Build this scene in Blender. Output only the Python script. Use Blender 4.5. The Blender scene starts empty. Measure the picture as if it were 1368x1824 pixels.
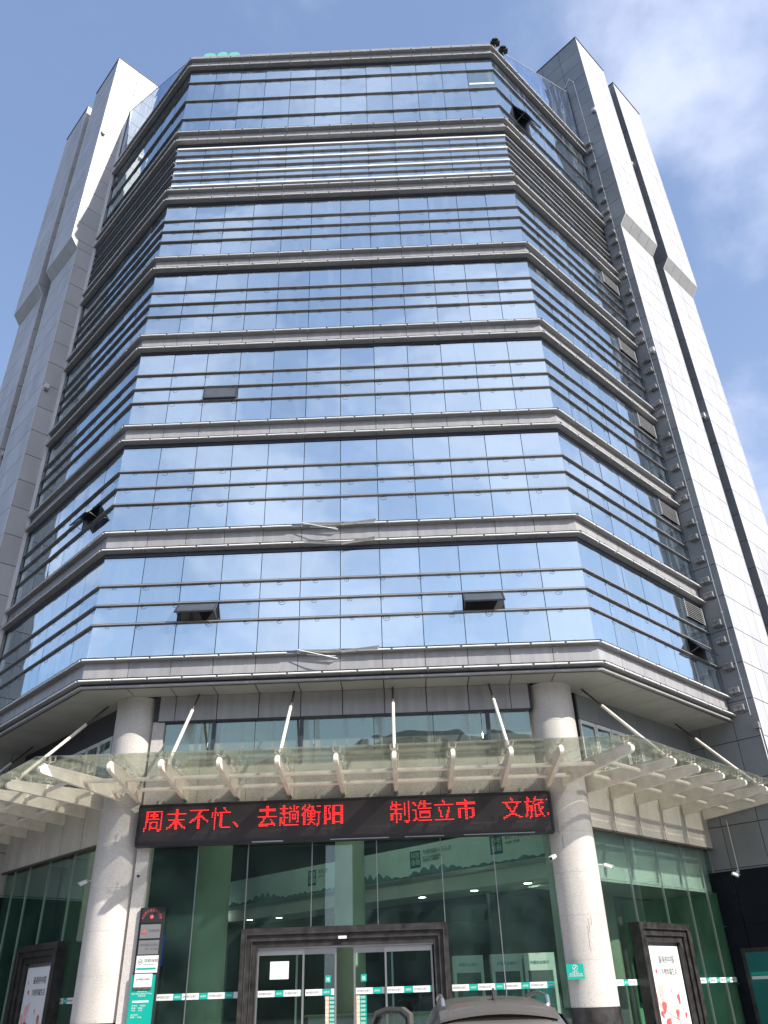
import bpy, bmesh, math, random
from mathutils import Matrix, Vector
random.seed(7)
S = bpy.context.scene
COL = S.collection
PI = math.pi
R2 = 2 ** -.5

# ------------------------------------------------------------------ camera
cd = bpy.data.cameras.new('camera'); cam = bpy.data.objects.new('camera', cd); COL.objects.link(cam)
Rv = Vector((0.99918979, 0.02885835, -0.0280527)); Uv = Vector((0.03899993, -0.52216094, 0.85195478))
Fv = Vector((-0.00993799, 0.85235858, 0.52286336))
m = Matrix.Identity(4)
for i in range(3):
    m[i][0] = Rv[i]; m[i][1] = Uv[i]; m[i][2] = -Fv[i]
m[0][3], m[1][3], m[2][3] = 1.5914, -20.5713, 1.6
cam.matrix_world = m
cd.sensor_fit = 'VERTICAL'; cd.sensor_height = 24; cd.lens = 1403.57 / 1824 * 24
cd.clip_start = .1; cd.clip_end = 3000
S.camera = cam

# ------------------------------------------------------------------ light
SUN_AZ, SUN_EL = 52.35, 36.2            # degrees to the right of the facade normal, height
w = bpy.data.worlds.new('World'); S.world = w; w.use_nodes = True
nt = w.node_tree; nd = nt.nodes; lk = nt.links; nd.clear()
sky = nd.new('ShaderNodeTexSky'); sky.sky_type = 'NISHITA'; sky.sun_disc = False
sky.sun_elevation = math.radians(SUN_EL); sky.sun_rotation = math.radians(180 - SUN_AZ)
sky.air_density = 1.0; sky.dust_density = 1.6; sky.ozone_density = 1.5
tc = nd.new('ShaderNodeTexCoord'); sx = nd.new('ShaderNodeSeparateXYZ'); lk.new(tc.outputs['Generated'], sx.inputs[0])
def wm(op, a, b=None, c=None):
    n = nd.new('ShaderNodeMath'); n.operation = op
    for i, v in enumerate((a, b, c)):
        if v is None: continue
        if isinstance(v, (int, float)): n.inputs[i].default_value = v
        else: lk.new(v, n.inputs[i])
    return n.outputs[0]
den = wm('ADD', wm('MAXIMUM', sx.outputs[2], 0.0), .38)
cx = nd.new('ShaderNodeCombineXYZ'); lk.new(wm('DIVIDE', sx.outputs[0], den), cx.inputs[0]); lk.new(wm('DIVIDE', sx.outputs[1], den), cx.inputs[1])
mp = nd.new('ShaderNodeMapping'); mp.inputs['Location'].default_value = (11.0987, 18.1176, 0); mp.inputs['Rotation'].default_value = (0, 0, .5); mp.inputs['Scale'].default_value = (1.15, 1.15, 1)
lk.new(cx.outputs[0], mp.inputs[0])
n1 = nd.new('ShaderNodeTexNoise'); n1.inputs['Scale'].default_value = 3.0; n1.inputs['Detail'].default_value = 9; n1.inputs['Roughness'].default_value = .54; n1.inputs['Distortion'].default_value = .15
n2 = nd.new('ShaderNodeTexNoise'); n2.inputs['Scale'].default_value = .55; n2.inputs['Detail'].default_value = 2
lk.new(mp.outputs[0], n1.inputs[0]); lk.new(mp.outputs[0], n2.inputs[0])
cl = wm('ADD', wm('MULTIPLY', n1.outputs[0], .62), wm('MULTIPLY', n2.outputs[0], .38))
rp = nd.new('ShaderNodeMapRange'); rp.interpolation_type = 'SMOOTHSTEP'
rp.inputs['From Min'].default_value = .47; rp.inputs['From Max'].default_value = .66; rp.inputs['To Max'].default_value = .66
lk.new(cl, rp.inputs['Value'])
mx = nd.new('ShaderNodeMix'); mx.data_type = 'RGBA'
lk.new(rp.outputs[0], mx.inputs['Factor'])
hz = nd.new('ShaderNodeMix'); hz.data_type = 'RGBA'; hz.inputs['Factor'].default_value = .22
lk.new(sky.outputs[0], hz.inputs[6]); hz.inputs[7].default_value = (3.6, 5.2, 9.0, 1)
hf = wm('MULTIPLY', wm('POWER', wm('SUBTRACT', 1.0, wm('MAXIMUM', sx.outputs[2], 0.0)), 2.2), wm('MULTIPLY', .85, wm('ADD', .14, wm('MULTIPLY', .86, wm('POWER', wm('MAXIMUM', 0.0, wm('ADD', .5, wm('MULTIPLY', .5, wm('ADD', wm('MULTIPLY', sx.outputs[0], .79), wm('MULTIPLY', sx.outputs[1], -.61))))), 1.5)))))
h2 = nd.new('ShaderNodeMix'); h2.data_type = 'RGBA'; lk.new(hf, h2.inputs['Factor']); lk.new(hz.outputs[2], h2.inputs[6]); h2.inputs[7].default_value = (6.6, 7.6, 9.6, 1)
lk.new(h2.outputs[2], mx.inputs[6]); mx.inputs[7].default_value = (6.6, 6.9, 8.3, 1)
bg = nd.new('ShaderNodeBackground'); bg.inputs['Strength'].default_value = .115
ow = nd.new('ShaderNodeOutputWorld')
lk.new(mx.outputs[2], bg.inputs[0]); lk.new(bg.outputs[0], ow.inputs[0])
sd = bpy.data.lights.new('sun', 'SUN'); sun = bpy.data.objects.new('sun', sd); COL.objects.link(sun)
sd.energy = 4.2; sd.angle = math.radians(.5); sd.color = (1.0, .955, .89)
a, e = math.radians(SUN_AZ), math.radians(SUN_EL)
sv = Vector((math.sin(a) * math.cos(e), -math.cos(a) * math.cos(e), math.sin(e)))
sun.rotation_euler = sv.to_track_quat('Z', 'Y').to_euler()
V = S.view_settings
V.view_transform = 'Standard'; V.look = 'None'; V.gamma = 1; V.use_curve_mapping = False; V.exposure = .64
S.cycles.max_bounces = 8; S.cycles.transparent_max_bounces = 16; S.cycles.glossy_bounces = 4
S.cycles.caustics_reflective = False; S.cycles.caustics_refractive = False

# ------------------------------------------------------------------ materials
def newmat(name):
    mt = bpy.data.materials.new(name); mt.use_nodes = True
    n = mt.node_tree.nodes; b = n['Principled BSDF']
    return mt, mt.node_tree, b
def mat(name, col, rough=.5, metal=0, var=.12, vscale=3.0, bump=0, bscale=30, island=0, emis=None, spec=.5, stretch=(1, 1, 1)):
    mt, t, b = newmat(name); L = t.links
    b.inputs['Roughness'].default_value = rough; b.inputs['Metallic'].default_value = metal
    b.inputs['Specular IOR Level'].default_value = spec
    tcn = t.nodes.new('ShaderNodeTexCoord')
    mpn = t.nodes.new('ShaderNodeMapping'); mpn.inputs['Scale'].default_value = stretch
    geo = t.nodes.new('ShaderNodeNewGeometry'); L.new(geo.outputs['Position'], mpn.inputs[0])
    no = t.nodes.new('ShaderNodeTexNoise'); no.inputs['Scale'].default_value = vscale; no.inputs['Detail'].default_value = 6
    L.new(mpn.outputs[0], no.inputs[0])
    mr = t.nodes.new('ShaderNodeMapRange'); mr.inputs['From Min'].default_value = .25; mr.inputs['From Max'].default_value = .75
    mr.inputs['To Min'].default_value = 1 - var; mr.inputs['To Max'].default_value = 1 + var
    L.new(no.outputs[0], mr.inputs[0])
    src = mr.outputs[0]
    if island:
        m2 = t.nodes.new('ShaderNodeMapRange'); m2.inputs['To Min'].default_value = 1 - island; m2.inputs['To Max'].default_value = 1 + island
        oi = t.nodes.new('ShaderNodeObjectInfo'); ad = t.nodes.new('ShaderNodeMath'); ad.operation = 'ADD'
        L.new(oi.outputs['Random'], ad.inputs[0]); L.new(geo.outputs['Random Per Island'], ad.inputs[1])
        fr = t.nodes.new('ShaderNodeMath'); fr.operation = 'FRACT'; L.new(ad.outputs[0], fr.inputs[0])
        L.new(fr.outputs[0], m2.inputs[0])
        mu = t.nodes.new('ShaderNodeMath'); mu.operation = 'MULTIPLY'; L.new(src, mu.inputs[0]); L.new(m2.outputs[0], mu.inputs[1]); src = mu.outputs[0]
    vm = t.nodes.new('ShaderNodeVectorMath'); vm.operation = 'SCALE'; vm.inputs[0].default_value = col; L.new(src, vm.inputs['Scale'])
    L.new(vm.outputs[0], b.inputs['Base Color'])
    if bump:
        nb = t.nodes.new('ShaderNodeTexNoise'); nb.inputs['Scale'].default_value = bscale; nb.inputs['Detail'].default_value = 4
        L.new(geo.outputs['Position'], nb.inputs[0])
        bp = t.nodes.new('ShaderNodeBump'); bp.inputs['Strength'].default_value = bump; bp.inputs['Distance'].default_value = .02
        L.new(nb.outputs[0], bp.inputs['Height']); L.new(bp.outputs[0], b.inputs['Normal'])
    if emis:
        b.inputs['Emission Color'].default_value = (*emis[0], 1); b.inputs['Emission Strength'].default_value = emis[1]
    return mt
def granite(name, col, dark, rough=.55, scale=38):
    mt, t, b = newmat(name); L = t.links
    geo = t.nodes.new('ShaderNodeNewGeometry')
    v = t.nodes.new('ShaderNodeTexNoise'); v.inputs['Scale'].default_value = scale; v.inputs['Detail'].default_value = 3; v.inputs['Roughness'].default_value = .75
    L.new(geo.outputs['Position'], v.inputs[0])
    cr = t.nodes.new('ShaderNodeValToRGB'); cr.color_ramp.elements[0].position = .36; cr.color_ramp.elements[1].position = .56
    cr.color_ramp.elements[0].color = (*dark, 1); cr.color_ramp.elements[1].color = (*col, 1)
    L.new(v.outputs[0], cr.inputs[0])
    mpn = t.nodes.new('ShaderNodeMapping'); mpn.inputs['Scale'].default_value = (1, 1, .35); L.new(geo.outputs['Position'], mpn.inputs[0])
    n = t.nodes.new('ShaderNodeTexNoise'); n.inputs['Scale'].default_value = 1.6; n.inputs['Detail'].default_value = 5; L.new(mpn.outputs[0], n.inputs[0])
    mr = t.nodes.new('ShaderNodeMapRange'); mr.inputs['From Min'].default_value = .3; mr.inputs['From Max'].default_value = .7; mr.inputs['To Min'].default_value = .82; mr.inputs['To Max'].default_value = 1.08; L.new(n.outputs[0], mr.inputs[0])
    vm = t.nodes.new('ShaderNodeVectorMath'); vm.operation = 'SCALE'; L.new(cr.outputs[0], vm.inputs[0]); L.new(mr.outputs[0], vm.inputs['Scale'])
    L.new(vm.outputs[0], b.inputs['Base Color']); b.inputs['Roughness'].default_value = rough
    return mt
def mirror_glass(name, tint, diff, mixd=.1, rough=.012, wob=.02, haze=1.0):
    mt, t, b = newmat(name); L = t.links; t.nodes.remove(b); out = t.nodes['Material Output']
    geo = t.nodes.new('ShaderNodeNewGeometry'); oi = t.nodes.new('ShaderNodeObjectInfo')
    ad = t.nodes.new('ShaderNodeMath'); ad.operation = 'ADD'; L.new(oi.outputs['Random'], ad.inputs[0]); L.new(geo.outputs['Random Per Island'], ad.inputs[1])
    fr = t.nodes.new('ShaderNodeMath'); fr.operation = 'FRACT'; L.new(ad.outputs[0], fr.inputs[0])
    mr = t.nodes.new('ShaderNodeMapRange'); mr.inputs['To Min'].default_value = .93; mr.inputs['To Max'].default_value = 1.05; L.new(fr.outputs[0], mr.inputs[0])
    vm = t.nodes.new('ShaderNodeVectorMath'); vm.operation = 'SCALE'; vm.inputs[0].default_value = tint; L.new(mr.outputs[0], vm.inputs['Scale'])
    gl = t.nodes.new('ShaderNodeBsdfGlossy'); gl.inputs['Roughness'].default_value = rough; L.new(vm.outputs[0], gl.inputs['Color'])
    no = t.nodes.new('ShaderNodeTexNoise'); no.inputs['Scale'].default_value = .55; no.inputs['Detail'].default_value = 2; L.new(geo.outputs['Position'], no.inputs[0])
    bp = t.nodes.new('ShaderNodeBump'); bp.inputs['Strength'].default_value = wob; bp.inputs['Distance'].default_value = 1.0; L.new(no.outputs[0], bp.inputs['Height']); L.new(bp.outputs[0], gl.inputs['Normal'])
    # faint blinds and grime behind the reflection
    mp_ = t.nodes.new('ShaderNodeMapping'); mp_.inputs['Scale'].default_value = (2.2, 2.2, .35); L.new(geo.outputs['Position'], mp_.inputs[0])
    n2_ = t.nodes.new('ShaderNodeTexNoise'); n2_.inputs['Scale'].default_value = 1.3; n2_.inputs['Detail'].default_value = 4; n2_.inputs['Distortion'].default_value = .6; L.new(mp_.outputs[0], n2_.inputs[0])
    m2 = t.nodes.new('ShaderNodeMapRange'); m2.inputs['From Min'].default_value = .5; m2.inputs['From Max'].default_value = .72; m2.inputs['To Min'].default_value = mixd * .5; m2.inputs['To Max'].default_value = mixd * 2.4; L.new(n2_.outputs[0], m2.inputs[0])
    di = t.nodes.new('ShaderNodeBsdfDiffuse'); di.inputs['Color'].default_value = (*diff, 1)
    mxs = t.nodes.new('ShaderNodeMixShader'); L.new(m2.outputs[0], mxs.inputs[0]); L.new(gl.outputs[0], mxs.inputs[1]); L.new(di.outputs[0], mxs.inputs[2])
    L.new(mxs.outputs[0], out.inputs[0])
    return mt
def clear_glass(name, tint, dust=.05, refl=.1, dustcol=(.6, .65, .6)):
    mt, t, b = newmat(name); L = t.links; t.nodes.remove(b); out = t.nodes['Material Output']
    tr = t.nodes.new('ShaderNodeBsdfTransparent'); tr.inputs[0].default_value = (*tint, 1)
    gl = t.nodes.new('ShaderNodeBsdfGlossy'); gl.inputs['Roughness'].default_value = .01; gl.inputs['Color'].default_value = (.95, 1, .97, 1)
    di = t.nodes.new('ShaderNodeBsdfDiffuse'); di.inputs[0].default_value = (*dustcol, 1)
    geo = t.nodes.new('ShaderNodeNewGeometry')
    no = t.nodes.new('ShaderNodeTexNoise'); no.inputs['Scale'].default_value = 1.2; no.inputs['Detail'].default_value = 6; L.new(geo.outputs['Position'], no.inputs[0])
    mr = t.nodes.new('ShaderNodeMapRange'); mr.inputs['From Min'].default_value = .35; mr.inputs['From Max'].default_value = .7; mr.inputs['To Min'].default_value = dust * .4; mr.inputs['To Max'].default_value = dust * 1.8; L.new(no.outputs[0], mr.inputs[0])
    lw = t.nodes.new('ShaderNodeLayerWeight'); lw.inputs['Blend'].default_value = .25
    m3 = t.nodes.new('ShaderNodeMapRange'); m3.inputs['To Min'].default_value = refl * .5; m3.inputs['To Max'].default_value = .7; L.new(lw.outputs['Fresnel'], m3.inputs[0])
    a_ = t.nodes.new('ShaderNodeMixShader'); L.new(mr.outputs[0], a_.inputs[0]); L.new(tr.outputs[0], a_.inputs[1]); L.new(di.outputs[0], a_.inputs[2])
    b_ = t.nodes.new('ShaderNodeMixShader'); L.new(m3.outputs[0], b_.inputs[0]); L.new(a_.outputs[0], b_.inputs[1]); L.new(gl.outputs[0], b_.inputs[2])
    L.new(b_.outputs[0], out.inputs[0])
    return mt

M = {}
M['alu'] = mat('alu_panel', (.34, .33, .325), .42, .1, .15, 5, island=.07, stretch=(1, 1, .12))
M['ledge'] = mat('ledge_metal', (.25, .25, .25), .38, .12, .14, 2.5, island=.06)
M['tube'] = mat('light_tube', (.9, .9, .88), .3, 0, .04, 8)
M['soffit'] = mat('soffit_panel', (.38, .38, .35), .5, .1, .10, .9, island=.05)
M['rail'] = mat('rail_metal', (.28, .27, .265), .4, .4, .12, 4)
M['bright'] = mat('bright_bar', (.92, .92, .92), .3, 0, .04, 4)
M['black'] = mat('black_rubber', (.02, .02, .022), .5, 0, .1)
M['dark'] = mat('dark_core', (.035, .035, .038), .7, 0, .2)
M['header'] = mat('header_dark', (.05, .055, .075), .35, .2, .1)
M['glass'] = mirror_glass('blue_mirror_glass', (.62, .71, .745), (.35, .42, .5), .09, rough=.03)
M['parapet_glass'] = mirror_glass('parapet_glass', (.60, .70, .84), (.3, .35, .42), .12)
M['green_old_glass'] = mirror_glass('grey_green_glass', (.36, .46, .47), (.3, .34, .33), .3)
M['spandrel'] = mirror_glass('clerestory_glass', (.24, .30, .255), (.30, .33, .285), .42)
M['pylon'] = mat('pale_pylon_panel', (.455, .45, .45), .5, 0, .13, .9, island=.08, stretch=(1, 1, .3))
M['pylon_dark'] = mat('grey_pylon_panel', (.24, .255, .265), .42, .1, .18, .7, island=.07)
M['chamfer'] = mat('chamfer_panel', (.40, .40, .385), .5, 0, .1, 1.5)
M['louvre'] = mat('louvre_metal', (.36, .36, .36), .5, .1)
M['sash'] = mat('sash_glass', (.075, .085, .095), .3, 0, .2)
M['trim'] = mat('white_trim', (.8, .8, .78), .4, .1, .04)
M['granite'] = granite('pink_granite', (.63, .585, .53), (.44, .41, .38), scale=45)
M['granite_d'] = granite('band_granite', (.64, .595, .50), (.42, .39, .33))
M['marble'] = mat('black_marble', (.034, .031, .029), .3, 0, .7, 5, bump=.3, bscale=9)
M['blackstone'] = mat('black_wall_stone', (.010, .011, .018), .35, 0, .3, 2, spec=.15)
M['steel_w'] = mat('cream_painted_steel', (.78, .72, .60), .45, 0, .14, 4, bump=.05)
M['dark_brown'] = mat('dark_brown_rod_shade', (.10, .075, .06), .8, 0, .4, 12)  # dark brown edges, and the shade painted on the upper tie rods
M['cglass'] = clear_glass('canopy_glass', (.95, .965, .93), .09, .09, (.64, .64, .54))
M['lglass'] = clear_glass('lobby_glass', (.80, .945, .885), .03, .10, (.3, .5, .4))
M['wglass'] = clear_glass('wing_glass', (.87, .95, .91), .012, .08, (.3, .5, .4))
M['dglass'] = clear_glass('door_glass', (.80, .92, .86), .012, .10, (.3, .5, .4))
M['chrome'] = mat('brushed_steel', (.55, .54, .52), .28, .9, .08)
M['led'] = mat('led_red', (.6, .02, .02), .4, 0, 0, emis=((1, .02, .02), 1.9))
M['ledbg'] = mat('led_panel', (.035, .027, .026), .55, 0, .18, 2)
M['white'] = mat('white_plastic', (.75, .75, .73), .35, 0, .04)
M['teal'] = mat('teal_print', (.0, .36, .27), .4, 0, .05)
M['tealdark'] = mat('dark_teal_print', (.0, .13, .12), .4, 0, .05)
M['greytext'] = mat('grey_print', (.12, .12, .12), .5, 0, 0)
M['red'] = mat('red_print', (.62, .10, .10), .45, 0, .15, 10)
M['pink'] = mat('pink_print', (.80, .42, .40), .5, 0, .3, 14)
M['peach'] = mat('peach_print', (.8, .55, .42), .5, 0, .2, 14)
M['greysign'] = mat('grey_plaque', (.26, .26, .26), .4, .4, .06)
M['floodl'] = mat('floodlight_grey', (.30, .30, .30), .45, .3, .1)
M['int_white'] = mat('interior_white', (.62, .62, .58), .6, 0, .08, 1)
M['int_green'] = mat('interior_column_paint', (.34, .40, .28), .6, 0, .1, 1)
M['int_dark'] = mat('interior_dark', (.06, .068, .065), .7, 0, .3, .6)
M['int_floor'] = mat('interior_floor', (.20, .195, .18), .25, 0, .1)
M['int_greenwall'] = mat('interior_green_wall', (.22, .50, .30), .6, 0, .1, 1)
M['int_darkgreen'] = mat('interior_dark_green', (.07, .20, .12), .6, 0, .1, 1)
M['banner'] = mat('banner_print', (.66, .80, .77), .6, 0, .06, 2)
M['mount'] = mat('banner_mountain', (.09, .20, .19), .6, 0, .3, 6)
M['lamp'] = mat('downlight', (.9, .9, .9), .4, 0, 0, emis=((1, .98, .92), 14))  # downlights, and the fill panels added high in the lobby
M['blue'] = mat('blue_print', (.02, .05, .30), .5, 0, .1, emis=((.03, .08, .5), .12))
M['car'] = mat('taupe_car_paint', (.21, .195, .175), .25, .55, .05)
M['carglass'] = mat('car_glass', (.01, .012, .013), .05, 0, .1, spec=.8)
M['tyre'] = mat('tyre', (.02, .02, .02), .8, 0, .1)
M['taillamp'] = mat('tail_lamp_red', (.35, .01, .01), .15)
M['letter_green'] = mat('green_roof_letter', (.16, .48, .38), .5, 0, .1, emis=None)
M['asphalt'] = mat('asphalt', (.055, .055, .055), .9, 0, .25, 8, bump=.3)
M['paving'] = mat('plaza_paving', (.45, .43, .40), .7, 0, .15, 2)
M['tan'] = mat('tan_render', (.13, .125, .11), .8, 0, .12, .3)
M['grn_roof'] = mat('dark_green_roof', (.05, .08, .07), .7, 0, .2, .4)
M['win'] = mat('far_window', (.09, .10, .10), .3, 0, .1)
M['wire'] = mat('black_wire', (.03, .03, .03), .5)
M['foil'] = mat('bent_silver_sheet', (.62, .60, .57), .3, .6, .12, 6)

# ------------------------------------------------------------------ object helpers
WM = {}
class Fr:
    def __init__(s, x, y, deg): s.m = Matrix.Translation((x, y, 0)) @ Matrix.Rotation(math.radians(deg), 4, 'Z')
W0 = Fr(0, 0, 0)
RP = Fr(12.673, 5.473, 45); LP = Fr(-12.673, 5.473, -45)
def side(sg): return RP if sg > 0 else LP
def setp(o, world, parent):
    WM[o.name] = world
    if parent is not None:
        o.parent = parent; o.matrix_basis = WM[parent.name].inverted() @ world
    else: o.matrix_basis = world
def thing(name, label, cat, loc=(0, 0, 0), fr=W0, group=None, rz=0):
    o = bpy.data.objects.new(name, None); COL.objects.link(o); o.empty_display_size = .3
    setp(o, fr.m @ Matrix.Translation(loc) @ Matrix.Rotation(rz, 4, 'Z'), None)
    tag(o, label, cat, group); return o
def tag(o, label=None, cat=None, group=None, kind=None):
    if label: o['label'] = label
    if cat: o['category'] = cat
    if group: o['group'] = group
    if kind: o['kind'] = kind
    return o
class MB:
    def __init__(s): s.v = []; s.f = []; s.sm = []
    def add(s, vs, fs, smooth=False):
        n = len(s.v); s.v += [tuple(v) for v in vs]; s.f += [tuple(i + n for i in f) for f in fs]; s.sm += [smooth] * len(fs)
        return s
    def box(s, x0, x1, y0, y1, z0, z1):
        vs = [(x, y, z) for z in (z0, z1) for y in (y0, y1) for x in (x0, x1)]
        return s.add(vs, [(0, 2, 3, 1), (4, 5, 7, 6), (0, 1, 5, 4), (2, 6, 7, 3), (0, 4, 6, 2), (1, 3, 7, 5)])
    def extr(s, prof, a0, a1, m0=0, m1=0):
        """profile of (depth, z) swept along x from a0+m0*d to a1+m1*d"""
        n = len(prof); vs = [(a0 + m0 * d, d, z) for d, z in prof] + [(a1 + m1 * d, d, z) for d, z in prof]
        fs = [(i, (i + 1) % n, n + (i + 1) % n, n + i) for i in range(n)] + [tuple(range(n))[::-1], tuple(range(n, 2 * n))]
        return s.add(vs, fs)
    def poly(s, pts, t, axis=1):
        """polygon pts (a,b) in the plane normal to axis, thickness t; axis 1: (x,z) from y=0..t ; axis 2: (x,y) z 0..t ; axis 0: (y,z)"""
        n = len(pts)
        def mk(p, q): return (q, p[0], p[1]) if axis == 0 else (p[0], q, p[1]) if axis == 1 else (p[0], p[1], q)
        vs = [mk(p, t[0]) for p in pts] + [mk(p, t[1]) for p in pts]
        fs = [(i, (i + 1) % n, n + (i + 1) % n, n + i) for i in range(n)] + [tuple(range(n))[::-1], tuple(range(n, 2 * n))]
        return s.add(vs, fs)
    def tube(s, p0, p1, r, seg=10, r1=None, cap=True):
        p0 = Vector(p0); p1 = Vector(p1); d = (p1 - p0).normalized(); u = d.orthogonal().normalized(); v = d.cross(u)
        r1 = r if r1 is None else r1
        vs = [p0 + (u * math.cos(2 * PI * i / seg) + v * math.sin(2 * PI * i / seg)) * r for i in range(seg)]
        vs += [p1 + (u * math.cos(2 * PI * i / seg) + v * math.sin(2 * PI * i / seg)) * r1 for i in range(seg)]
        s.add(vs, [(i, (i + 1) % seg, seg + (i + 1) % seg, seg + i) for i in range(seg)], True)
        if cap: s.add(vs, [tuple(range(seg))[::-1], tuple(range(seg, 2 * seg))])
        return s
    def path(s, pts, r, seg=6):
        for a_, b_ in zip(pts, pts[1:]): s.tube(a_, b_, r, seg)
        return s
    def mesh(s, name, mt):
        me = bpy.data.meshes.new(name); me.from_pydata(s.v, [], s.f)
        bm = bmesh.new(); bm.from_mesh(me); bmesh.ops.recalc_face_normals(bm, faces=bm.faces); bm.to_mesh(me); bm.free()
        for p, q in zip(me.polygons, s.sm): p.use_smooth = q
        me.materials.append(mt if not isinstance(mt, str) else M[mt]); return me
    def build(s, name, mt, parent=None, fr=W0, loc=(0, 0, 0), rz=0, kind=None):
        return link(name, s.mesh(name, mt), parent, fr, loc, rz, kind)
def link(name, me, parent=None, fr=W0, loc=(0, 0, 0), rz=0, kind=None, rot=None):
    o = bpy.data.objects.new(name, me); COL.objects.link(o)
    mm = fr.m @ Matrix.Translation(loc) @ Matrix.Rotation(rz, 4, 'Z')
    if rot is not None: mm = mm @ rot
    setp(o, mm, parent)
    if kind: o['kind'] = kind
    return o
CACHE = {}
def cbox(name, mt, parent, fr, x0, x1, y0, y1, z0, z1, kind=None, rot=None):
    """axis-aligned box in a frame; boxes of one size share a mesh"""
    if x0 > x1: x0, x1 = x1, x0
    k = (mt, round(x1 - x0, 4), round(y1 - y0, 4), round(z1 - z0, 4))
    if k not in CACHE:
        a_, b_, c_ = k[1] / 2, k[2] / 2, k[3] / 2
        CACHE[k] = MB().box(-a_, a_, -b_, b_, -c_, c_).mesh(name, mt)
    return link(name, CACHE[k], parent, fr, ((x0 + x1) / 2, (y0 + y1) / 2, (z0 + z1) / 2), 0, kind, rot)
def shared(key, fn, mt):
    if key not in CACHE: CACHE[key] = fn().mesh(key if isinstance(key, str) else key[0], mt)
    return CACHE[key]
def struct(o): o['kind'] = 'structure'; return o
def text(body, size, mt, name='lettering', parent=None, mat4=None, extr=.004, align='LEFT', sx=1.0, mirror=False):
    c = bpy.data.curves.new('t', 'FONT'); c.body = body; c.size = size; c.extrude = extr; c.align_x = align; c.resolution_u = 2
    o = bpy.data.objects.new('t', c); COL.objects.link(o)
    dg = bpy.context.evaluated_depsgraph_get(); me = bpy.data.meshes.new_from_object(o.evaluated_get(dg))
    bpy.data.objects.remove(o); me.name = name
    me.materials.clear(); me.materials.append(M[mt])
    o = bpy.data.objects.new(name, me); COL.objects.link(o)
    setp(o, mat4 @ Matrix.Scale(sx, 4, (1, 0, 0)), parent); return o
def wallm(fr, x, y, z):
    """text standing on a wall whose outside looks along -y of the frame"""
    return fr.m @ Matrix.Translation((x, y, z)) @ Matrix.Rotation(PI / 2, 4, 'X')

# ------------------------------------------------------------------ setting
struct(MB().box(-900, 900, -900, 900, -.5, 0).build('ground', 'asphalt'))
struct(MB().box(-6, 45, -38, -8, .004, .02).build('forecourt', 'paving'))  # unseen pale paving, sized and kept off the left for its bounce light
plz = struct(MB().box(-16, 16, -8, 1.0, .004, .12).build('plaza', 'paving'))
for i in range(-13, 14):
    for j in range(6):
        cbox('paving_slab', 'paving', plz, W0, i * 1.2 - .594, i * 1.2 + .594, -7.9 + j * 1.2 + .006, -7.9 + j * 1.2 + 1.194, .121, .135)

# ------------------------------------------------------------------ tower
T = thing('office_tower', 'tall blue mirror-glass office tower with grey ledges and a canted octagonal front', 'building')
K0 = 9.79
base = [K0 + 4.09 * k for k in range(5)] + [30.24, 34.24]
bands = base + [40.10]
tops = bands[1:]
LEN = 7.74
mod = 14.13 / 12
FX = [-7.065 + mod * i for i in range(13)]
WX = [-LEN + .083 + mod * i for i in range(7)] + [0.0]      # along the wing from the corner to the pylon
# dark core
cp = [(-6.95, .26), (6.95, .26), (12.35, 5.66), (12.35, 17), (-12.35, 17), (-12.35, 5.66)]
MB().poly(cp, (9.1, 40.2), 2).build('core', 'dark', T)

def faces():
    yield 'F', W0, 1, FX, -7.2, 7.2, .4142, -.4142
    for sg in (1, -1):
        yield ('R' if sg > 0 else 'L'), side(sg), sg, WX, -LEN, 0.0, .4142, 0
def run(prof, fr, sg, a0, a1, m0, m1, name, mt, parent=T, kind=None):
    if sg < 0: a0, a1, m0, m1 = -a1, -a0, -m1, -m0
    key = (name, mt, tuple((d, round(z - prof[0][1], 4)) for d, z in prof), round(a1 - a0, 4), m0, m1)
    z0 = prof[0][1]
    if key not in CACHE:
        CACHE[key] = MB().extr([(d, z - z0) for d, z in prof], 0, a1 - a0, m0, m1).mesh(name, mt)
    return link(name, CACHE[key], parent, fr, (a0, 0, z0), 0, kind)
def modules(xs, a0, a1, m0, m1, g=.008):
    n = len(xs) - 1
    for i in range(n):
        p, q = xs[i] + g, xs[i + 1] - g; u, v = 0, 0
        if i == 0 and m0: p, u = a0, m0
        if i == n - 1 and m1: q, v = a1, m1
        yield i, p, q, u, v
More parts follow.
